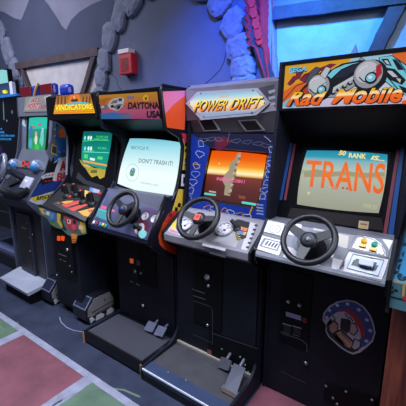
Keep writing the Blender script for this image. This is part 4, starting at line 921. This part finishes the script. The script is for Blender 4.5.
# ------------------------------------------------------------------ ALL POINTS BULLETIN cabinet
def apb():
    x0, x1 = -3.50, -2.88
    XL[0] = (x0-.3,x1+.01)
    t = thing('arcade_cabinet', 'silver grey police driving cabinet with beacon lamps on top and rescue arrow side art', 'arcade cabinet', (-3.19, 1.9, 0), 'driving and shooting cabinets in the row')
    prof = [(1.50,0),(1.50,.80),(1.395,.93),(1.397,.955),(1.43,1.01),(1.586,1.21),(1.637,1.34),(1.66,1.45),(1.70,1.66),(1.69,1.69),(1.70,1.87),(2.40,1.87),(2.40,0)]
    def art(b):
        S = side(x1); A = b.art
        wt = surf('#b4b6bc',.45); blue = surf('#1c3478',.4); bk = surf('#12131a',.4); rd = surf('#b82430',.4); yl = surf('#c8b02c',.45); gy = surf('#5c626c',.45)
        A([(28.5,201.5),(31.5,196),(45,172),(49.5,157),(55,125),(72,118),(72,215)], S, 1, bk)
        A([(31,197.5),(38.5,184),(69,176),(71,186),(70,194)], S, 2, blue); A([(29,201),(31,197.5),(70,185),(70,204),(38.5,205)], S, 3, wt)
        A([(30.5,198),(37,189.5),(69,180),(70,186)], S, 4, blue)
        b.text('RESCUE', [(36.5,200.3),(54,197),(54.6,193.6),(37,196.6)], S, 6, bk, .04)
        A([(31,199),(36.5,196),(36,201.8)], S, 5, yl); A([(36,196.4),(55,193.2),(54.4,197.4),(36,201)], S, 5, yl)
        A([(41,177),(46,173.5),(55,172),(53,177),(43,179.6)], S, 3, wt); A([(41,182),(44,178.5),(55,176.5),(55,181),(42,185)], S, 3, bk)
        for i in range(3):
            A([(44.5+i*3.2,176.8-i*.5),(46.8+i*3.2,174.4-i*.5),(47.2+i*3.2,176.2-i*.5)], S, 4, rd); A([(44+i*3.2,182.4-i*.5),(46.3+i*3.2,180-i*.5),(46.7+i*3.2,181.8-i*.5)], S, 4, rd)
        A([(52,181),(56,167),(60,158),(68,156),(68,181)], S, 4, wt)
        b.text('A', [(59.4,171),(66.5,170),(66.5,160.5),(60.4,161.5)], S, 5, rd, .06); b.text('BU', [(56.3,182),(70,179.5),(70.5,171.4),(57.4,173)], S, 5, rd, .05)
        A([(55,136),(57,126),(72,122),(72,160),(54,163)], S, 3, surf('#1b5690',.4)); A([(58,133),(60,128.5),(67.5,125.5),(72,127),(71,136),(66.5,137.5),(59,138)], S, 4, surf('#b4541f',.45,var=.4,scale=30))
        A([(53,164),(60,157),(65,150),(64,155),(57,161)], S, 5, surf('#c0c2cc',.4)); A([(58,150),(61,153),(64.5,149),(61,155)], S, 5, surf('#9ca4b4',.4))
        A([(46,152),(51,140),(53,132),(52,118),(56,122),(57,150),(51,162)], S, 3, gy); A([(52,144),(57,146),(57,156),(51,153)], S, 4, surf('#b8902c',.45)); A([(52.6,145.5),(56.6,147.2),(56.6,154.4),(51.8,152.2)], S, 5, surf('#2c3448',.4))
        A([(60,153),(68,150),(68,155),(59,158)], S, 5, surf('#24588c',.4))
    side_panels(t, prof, x0, x1, surf('#4a5062',.38,var=.15), art)
    a0, a1 = x0+.018, x1-.018
    b = MB().box(a0+.10, a1-.02, 1.505, 1.53, 0, .92, surf('#1b1d27',.4,var=.2)); b.build('front_panel', t)
    Q = front(1.503); m = MB(); m.box(-3.34,-3.08,1.485,1.506,.17,.78,surf('#262a36',.42)); m.box(-3.31,-3.11,1.48,1.487,.22,.74,surf('#14151d',.45))
    Q2 = front(1.479); m.stroke([(21.5,227.2),(26.5,229)], .010, Q2, 1, STEEL); m.stroke([(28.5,237),(31,238.5)], .007, Q2, 1, SCREW); m.ell(27,223,.014,.014,Q2,1,surf('#5c3a3a',.5)); m.lathe(Q2.P(32.5,234.5),(0,-1,0),[(.006,0),(.006,.004),(0,.005)],SCREW,10); m.lathe(Q2.P(30,251),(0,-1,0),[(.007,0),(.007,.004),(0,.005)],SCREW,10)
    m.build('coin_door', t, .006)
    MB().box(a0, a1, 1.72, 2.38, 1.85, 1.868, EDGE).build('top_panel', t)
    MB().box(a0, a1, 2.36, 2.38, 0, 1.85, BLK2).build('back_panel', t)
    # metal foot plate
    L = [V((-3.42,1.30,.135)),V((-2.86,1.295,.135)),V((-2.86,1.505,.165)),V((-3.42,1.505,.185))]
    fp = MB().slab(L, (0,-.2,1), .03, surf('#b8bed2',.3,metal=.45,var=.1,scale=6)); fp.build('foot_plate', t, .004, 'shiny brushed metal foot plate')
    MB().box(-3.38, -2.90, 1.33, 1.50, 0, .11, BLK2).build('base', t, .01)
    # marquee
    M = slope((1.69,1.69),(1.70,1.87)); b = MB().prism([(1.694,1.69),(1.704,1.87),(1.74,1.87),(1.74,1.69)], a0, a1, surf('#6c7080',.4)); A = b.art
    A([(23.5,112),(25.5,97.5),(51,94.5),(57,96),(57,111)], M, 1, ramp([(1.70,'#a4a8b8'),(1.86,'#b4aeb4')],'Z',.6))
    A([(44,97),(50,95),(52,98),(55,99),(52,103),(53,108),(47,110),(46,104)], M, 2, glow('#d4d4dc',.75)); A([(24,110),(30,97.5),(35,96.5),(29,110)], M, 2, glow('#b8b4b8',.7))
    for q, st in (([(30.2,103.2),(39.4,101.8),(40.4,97.9),(31.4,99.4)],'ALL'),([(27,109.5),(39.2,108.4),(40.6,103.4),(28.4,104.4)],'POINTS')):
        b.text(st, [(u-.3,v+.4) for u,v in q], M, 3, glow('#e4d8d8',.8), .08); b.text(st, q, M, 4, glow('#c42c40',.85), .03)
    b.text('BULLETIN', [(41,108.6),(46,108.2),(46.6,105),(41.6,105.4)], M, 4, glow('#c42c40',.8), .02)
    b.build('marquee', t)
    B = slope((1.68,1.377),(1.72,1.683)); yb = lambda z: 1.68+(z-1.377)*.131
    gm = surf('#767e92',.36,metal=.2,var=.12)
    b = MB().prism([(yb(1.20)+.002,1.20),(yb(1.70)+.002,1.70),(yb(1.70)+.02,1.70),(yb(1.20)+.02,1.20)], a0, a1, gm); A = b.art
    A([(26,149.5),(47.5,153),(49.5,113.5),(27,115)], B, 1, surf('#0e1016',.3))
    A([(27.5,118),(26,114),(48.5,111.5),(48,116)], B, 2, surf('#103038',.3))
    for u,v in ((24.5,117.5),(25.2,125.5),(19.5,129),(19,135),(20,144)): b.ell(u,v,.011,.014,B,2,surf('#c4d0e4',.25))
    A([(22.5,118),(25,120),(24.5,127),(22,124)], B, 2, surf('#bcd0d8',.3)); A([(52,128),(55,128.5),(55,130),(51.5,130)], B, 2, surf('#c0c6d4',.3)); A([(51,134),(55,135),(55,137),(51,136)], B, 2, surf('#9aa2b2',.3))
    b.build('bezel', t)
    b = MB(); scr = [(28,148.5),(44.5,151),(47,117.3),(29.3,118)]
    b.slab([B.P(u,v,.0034) for u,v in barrel(scr,.03)], B.n, .003, ramp([(1.37,'#2ca85c'),(1.50,'#20906c'),(1.565,'#189c84'),(1.575,'#28c8b4'),(1.69,'#2cc4b0')],'Z',.95)); A = b.art
    for u,v,rx,ry,h in ((31,131,.028,.05,'#4878c8'),(30.5,143,.03,.05,'#58a8e8'),(42,138,.03,.08,'#7cd0d8'),(36,139.5,.025,.05,'#e8f0e0'),(36,134,.02,.025,'#d8b8a0'),(33.5,127,.03,.012,'#c87458'),(40,124.5,.028,.010,'#d05050'),(42.5,131,.018,.03,'#b8e8e0'),(37,147,.04,.03,'#3cd060'),(34,140,.012,.02,'#4cc878'),(40,141,.012,.03,'#58e878')): b.ell(u,v,rx,ry,B,7,glow(h,.9))
    b.build('screen', t)
    # dash
    K = slope((1.40,.955),(1.585,1.19)); 
    b = MB().prism([(1.40,.93),(1.40,.955),(1.585,1.19),(1.585,1.205),(1.69,1.215),(1.70,.88),(1.50,.82)], a0, a1, surf('#2c3040',.4,var=.2)); A = b.art
    b.build('control_panel', t)
    D = slope((1.585,1.19),(1.68,1.385)); b = MB().prism([(1.585,1.19),(1.675,1.375),(1.70,1.375),(1.70,1.19)], a0+.02, a1-.02, surf('#6c7284',.35,metal=.25,var=.1)); A = b.art
    A([(21,163),(24,160.5),(31,161.5),(31.5,167.5),(22,168)], D, 1, surf('#20343c',.4))
    rg = glow('#f04428', .9)
    for u, v in ((23.3,163.4),(29.4,164.8)):
        b.stroke([(u+1.7*math.cos(a), v+2.6*math.sin(a)) for a in [i*2*math.pi/12 for i in range(12)]], .014, D, 3, rg, True)
    b.stroke([(25,163.8),(27.8,164.5)], .016, D, 3, rg)
    for u, v in ((15,165),(37,166.5)):
        b.lathe(D.P(u,v), D.n, [(.062,0),(.060,.02),(.045,.05),(.02,.062),(0,.064)], surf('#7c86a0',.3,metal=.3), 24)
        b.lathe(D.P(u+.3,v+1.5), D.n, [(.045,.02),(.043,.045),(.03,.06),(0,.066)], surf('#2c78b4',.3), 20)
    b.build('instrument_cluster', t)
    P = slope((1.43,1.0),(1.55,1.15)); ex, ey = K.ax(); c = K.P(24,181)
    m = MB().plate([(19,187),(27.5,188.8),(33.5,178),(25.5,176)], K, 0, .012, surf('#b6b8cc',.5)); m.art([(24,181.5),(27,182.2),(28.5,179.8),(25.4,179.2)], Plane(K.o+K.n*.012,K.n), 1, surf('#e4e4ec',.5)); m.build('instruction_card', t, .002, 'pale instruction card')
    m = MB(); 
    m.plate([(6,178),(10,175),(20,176),(18,182),(8,186)], K, 0, .02, surf('#1c1e28',.45)); m.tube([K.P(3,191,.02),K.P(10,194,.03),K.P(20,194.5,.03),K.P(28,190,.02)], .03, RUB, 10); m.build('dash_pad', t, .004)
    MB().plate([(5,176),(8,174.4),(11,176),(7,179.5)], K, 1, .024, STEEL).build('gear_selector', t, .002); MB().plate([(16,179.6),(20,177.5),(21.6,178),(17.8,181)], K, 1, .02, SCREW).build('switch', t, .002)
    # wheel: mostly beyond the left edge of the view
    cc = front(1.36).P(1.5,167.5); n = V((-.25,-.93,.28)).normalized()
    gr = surf('#80859a',.35,metal=.3)
    rim = MB().torus(cc, n, .112, .020, gr).build('steering_wheel', t)
    MB().lathe(cc-n*.03, n, [(.05,-.03),(.05,.01),(.04,.025),(0,.03)], surf('#3a3e50',.4), 20).build('hub', rim)
    for a in (20, 160, 270):
        a = math.radians(a); e1 = V((1,0,0)); e1 = (e1-n*e1.dot(n)).normalized(); e2 = n.cross(e1); d = e1*math.cos(a)+e2*math.sin(a)
        MB().obox(cc-n*.012+d*.06, d*.055, n.cross(d)*.018, n*.008, gr).build('spoke', rim, .003)
    MB().tube([cc-n*.05, cc+V((0.02,.16,-.10))], .035, surf('#2c3040',.4), 12).build('steering_column', rim)
    # beacons
    bl = surf('#2438a8',.3); rd = surf('#6c1420',.3)
    for u0,u1,v0,v1,y,ext in ((20.3,32.5,87.5,96,1.75,.12),(40,53.5,84.5,94.5,1.75,.004)):
        f_ = front(y); a = f_.P(u0,v0); c = f_.P(u1,v1)
        m = MB().box(a.x+.004, c.x+ext, y, y+.06, 1.87, 1.972, bl); be = m.build('beacon', t, .02)
        MB().box(a.x+.006, c.x-.004, y-.012, y+.001, 1.88, 1.968, rd).build('beacon_lens', be, .004, 'dark red lens')
    m = MB().box(-3.09,-2.93,1.90,1.98,1.87,1.985,bl); m.build('beacon', t, .035)
    m = MB().tube([(-3.24,1.74,1.87),(-3.20,1.74,1.93),(-3.16,1.75,1.985)], .012, surf('#c8a04c',.5)); m.build('cable', t)
apb(); XL[0] = None

# ------------------------------------------------------------------ far-left dark cabinet
def left():
    t = thing('arcade_cabinet', 'dark glass cabinet with small blue glowing text at far left edge', 'arcade cabinet', (-4.0, 2.0, 0), 'driving and shooting cabinets in the row')
    x0, x1, y = -4.50, -3.53, 1.75
    b = MB().box(x0, x1, y+.01, 2.42, .55, 1.90, surf('#0d0e16',.3)); b.build('body', t, .006)
    gl = surf('#0a0b13', .12); G = front(y)
    b = MB().box(x0+.03, x1-.02, y, y+.012, .95, 1.885, gl)
    tx = glow('#2c90e0', .95)
    for i, (v, u1, st) in enumerate(((128.6,2,'JOIN'),(131.9,5,'ENTER'),(135.4,14.8,'THE GAMES ARE OPEN NOW'),(138.8,11.5,'SELECT YOUR PLAYER'))):
        b.text(st, [(-12+i*1,v+1.0),(u1,v+1.5),(u1,v-.6),(-12+i*1,v-1.1)], G, 1, tx, .03)
    for u,v,r in ((6.8,120.7,.012),(12,112,.02)): b.ell(u,v,r,r,G,1,glow('#8890c8',.35 if v < 115 else .8))
    b.art([(2.5,97),(3.6,97),(4.6,120),(3.4,120)], G, 1, surf('#5a7c74',.3)); b.art([(-20,150),(2,146),(4,165),(-20,170)], G, 1, surf('#2c1c4c',.2))
    b.build('glass_front', t)
    MB().box(x0, x1, y-.03, 2.40, 1.89, 1.915, surf('#2c74c4',.3)).build('top_edge', t, .003, 'bright blue top edge strip')
    b = MB().box(x0, x1, 1.60, 2.40, .50, .95, surf('#0c0d14',.45)); G2 = front(1.60); b.stroke([(-20,205),(0,210.5),(16,215)], .008, G2, 1, surf('#3c4a64',.4)); b.build('lower_panel', t, .01)
    b = MB().box(x0, x1-.05, 1.62, 2.35, .0, .14, surf('#14161f',.5)); b.box(x0, x1-.05, 1.95, 2.35, .14, .50, surf('#4a5478',.6,var=.2,scale=5)); b.build('base', t)
    MB().box(x0, x1-.05, 1.64, 1.95, .14, .20, surf('#565f84',.5,var=.2,scale=6)).build('step', t, .01)
    s = thing('topper_sign', 'blue sign board with white edge and yellow square on far left cabinet', 'sign', (-4.1, 1.9, 1.915))
    f_ = front(1.80)
    m = MB(); a = f_.P(-12,83); c = f_.P(9,83); d = f_.P(12,95)
    m.slab([V((-4.40,1.80,1.9235)),V((d.x-.03,1.80,1.9235)),V((c.x-.06,1.83,2.06)),V((-4.40,1.83,2.06))], (0,-1,.2), .03, ramp([(1.915-1.915,'#3c70b8'),(.15,'#182c58')],'Z',.6)); m.build('board', s)
    m = MB(); m.slab([V((d.x-.03,1.798,1.9235)),V((d.x+.03,1.798,1.9235)),V((c.x,1.828,2.065)),V((c.x-.06,1.828,2.065))], (0,-1,.2), .035, surf('#b6bac8',.5)); m.build('edge_strip', s, 0, 'white edge strip')
    m = MB(); q = [front(1.79).P(u,v) for u,v in ((3,93.6),(7,93.2),(6,90),(2.4,90.4))]; m.slab(q, (0,-1,0), .012, surf('#e8e020',.5)); m.build('label', s, 0, 'yellow square label')
    s2 = MB().box(-5.40,-5.0,2.28,2.34,1.90,2.36,glow('#9ce8ec',.8)); s2.box(-5.42,-4.98,2.34,2.40,0,2.38,BLK2); tag(s2.build('light_box', None), 'pale cyan lit box above the far left cabinet at the image edge', 'light box')
left()

# ------------------------------------------------------------------ teal machine at right edge
def teal():
    t = thing('arcade_cabinet', 'teal control panel machine with wood veneer base at right edge', 'arcade cabinet', (.2, 1.8, 0), 'driving and shooting cabinets in the row')
    x0, x1 = -.116, .52; XL[0] = (x0-.003, x1)
    wd = surf('#5a2a22', .5, var=.35, scale=4)
    m = bpy.data.materials.new('wood_grain'); m.use_nodes = True; nt = m.node_tree; bs = nt.nodes['Principled BSDF']; bs.inputs['Roughness'].default_value = .5
    tc = nt.nodes.new('ShaderNodeTexCoord'); mp = nt.nodes.new('ShaderNodeMapping'); mp.inputs['Scale'].default_value = (14, 14, 1.2); wv = nt.nodes.new('ShaderNodeTexNoise'); wv.inputs['Scale'].default_value = 2.2; wv.inputs['Detail'].default_value = 6; wv.inputs['Distortion'].default_value = 1.0
    rp = nt.nodes.new('ShaderNodeValToRGB'); rp.color_ramp.elements[0].color = lin('#4a1f1a'); rp.color_ramp.elements[1].color = lin('#864430'); rp.color_ramp.elements[0].position = .35; rp.color_ramp.elements[1].position = .7
    for a, b_ in ((tc.outputs['Object'], mp.inputs[0]),(mp.outputs[0], wv.inputs['Vector']),(wv.outputs['Fac'], rp.inputs[0]),(rp.outputs[0], bs.inputs['Base Color'])): nt.links.new(a, b_)
    MB().box(x0+.012, x1, 1.50, 2.40, 0, .92, m).build('base', t, .003, 'reddish wood veneer base')
    tm = surf('#46707a', .45, var=.15, scale=10); K = slope((1.372,.99),(1.75,1.09))
    b = MB().prism([(1.372,.885),(1.372,.99),(1.75,1.09),(1.80,1.09),(1.80,.90),(1.50,.885)], x0, x1, tm); A = b.art
    bk = surf('#14222c',.45); bb = surf('#2f6f94',.4); gd = surf('#b09a5c',.45); Fp = front(1.372)
    b.face([K.P(389,276.5,.001), K.P(420,284,.001), V((.12,1.74,K.P(389,276,.0).z+.098)), V((x0+.006,1.74,1.0885))], bb)
    for i, (u, v, r) in enumerate(((404,268,5.5),(399,259,3.4),(402.5,276.5,4.2),(395,271,3),(406,255,3),(398,247,3),(404,243,3))):
        b.stroke([(u+r*math.cos(a),v+r*.85*math.sin(a)) for a in [j*.5 for j in range(11)]], .009, K, 3, bk); b.stroke([(u+r*.45*math.cos(a),v+r*.4*math.sin(a)) for a in [j*.7 for j in range(8)]], .007, K, 3, bk)
    b.stroke([(389,280.5),(406,284.5),(420,288)], .006, Fp, 1, gd); b.stroke([(388,296),(406,300.4)], .006, Fp, 2, bk); b.stroke([(389,282.5),(388,300)], .005, Fp, 1, bk); b.stroke([(404,285),(403,297)], .008, Fp, 2, gd)
    A([(403,296),(408,296.5),(408,301),(402.6,300)], Fp, 3, surf('#b82830',.45))
    for u,v in ((391.5,287.5),(396,290.5),(392,292)): b.ell(u,v,.007,.005,Fp,2,bk)
    b.build('control_panel', t, 0)
    pr = [(1.50,.92),(1.44,1.00),(1.47,1.08),(1.66,1.22),(1.72,1.40),(1.70,1.80),(2.40,1.80),(2.40,.92)]
    MB().prism([(1.372,.86),(1.36,.88),(1.36,1.0),(1.44,1.04),(1.70,1.14),(1.85,1.20),(1.85,1.10),(1.72,1.08),(1.385,.985),(1.385,.86)], x0-.002, x0+.010, EDGE).build('edge_moulding', t, 0, 'black edge moulding')
    MB().box(x0+.01, x1, 1.86, 2.40, .92, 1.25, surf('#1c2028',.5)).build('monitor_housing', t, .004)
teal(); XL[0] = None

# small grey pyramid standing on the right cabinet
c = V((-.52, 2.25, 1.896))
m = MB(); q = [c+V((sx*.05,sy*.05,0)) for sx,sy in ((-1,-1),(1,-1),(1,1),(-1,1))]; ap = c+V((0.005,0,.16))
m.face(q, surf('#4c4856',.7)); m.add(q+[ap], [[0,1,4],[1,2,4],[2,3,4],[3,0,4]], surf('#4f4a5a',.7,var=.2,scale=20)); tag(m.build('pyramid'), 'small grey pointed pyramid standing on top behind the car marquee', 'ornament')

# ------------------------------------------------------------------ lights
def area(name, loc, target, size, e, col, sy=None):
    l = bpy.data.lights.new(name, 'AREA'); l.energy = e; l.color = col; l.shape = 'RECTANGLE'; l.size = size; l.size_y = sy or size
    o = bpy.data.objects.new(name, l); C.objects.link(o); o.location = loc
    o.rotation_euler = (V(target)-V(loc)).to_track_quat('-Z', 'Y').to_euler(); return o
area('ceiling_lamp', (-1.5, .5, 3.7), (-1.5, .95, .6), 2.6, 72, (.78,.84,1.0), .9).data.spread = math.radians(100)
area('ceiling_lamp', (-4.6, .6, 3.8), (-4.3, 2.3, 1.6), 1.4, 62, (.86,.88,1.0)).data.spread = math.radians(120)
area('ceiling_lamp', (2.2, .6, 3.0), (-1.0, 1.65, .7), 1.2, 34, (.84,.87,1.0)).data.spread = math.radians(100)
def spot(name, loc, target, e, col, ang, blend=.6, rad=.06):
    l = bpy.data.lights.new(name, 'SPOT'); l.energy = e; l.color = col; l.spot_size = math.radians(ang); l.spot_blend = blend; l.shadow_soft_size = rad
    o = bpy.data.objects.new(name, l); C.objects.link(o); o.location = loc
    o.rotation_euler = (V(target)-V(loc)).to_track_quat('-Z', 'Y').to_euler(); return o
spot('blue_spot_lamp', (-.70, 1.75, 3.0), (-.78, 2.55, 2.15), 300, (.05,.38,1.0), 70, .9)
spot('blue_spot_lamp', (-1.0, 1.5, 3.2), (-1.45, 2.55, 1.9), 430, (.03,.13,1.0), 76, .95)
wd = bpy.data.worlds.new('world'); bpy.context.scene.world = wd; wd.use_nodes = True
wd.node_tree.nodes['Background'].inputs[0].default_value = (.42,.48,.72,1); wd.node_tree.nodes['Background'].inputs[1].default_value = .12
vs = bpy.context.scene.view_settings; vs.view_transform = 'Standard'; vs.look = 'None'; vs.gamma = 1; vs.use_curve_mapping = False; vs.exposure = 0.
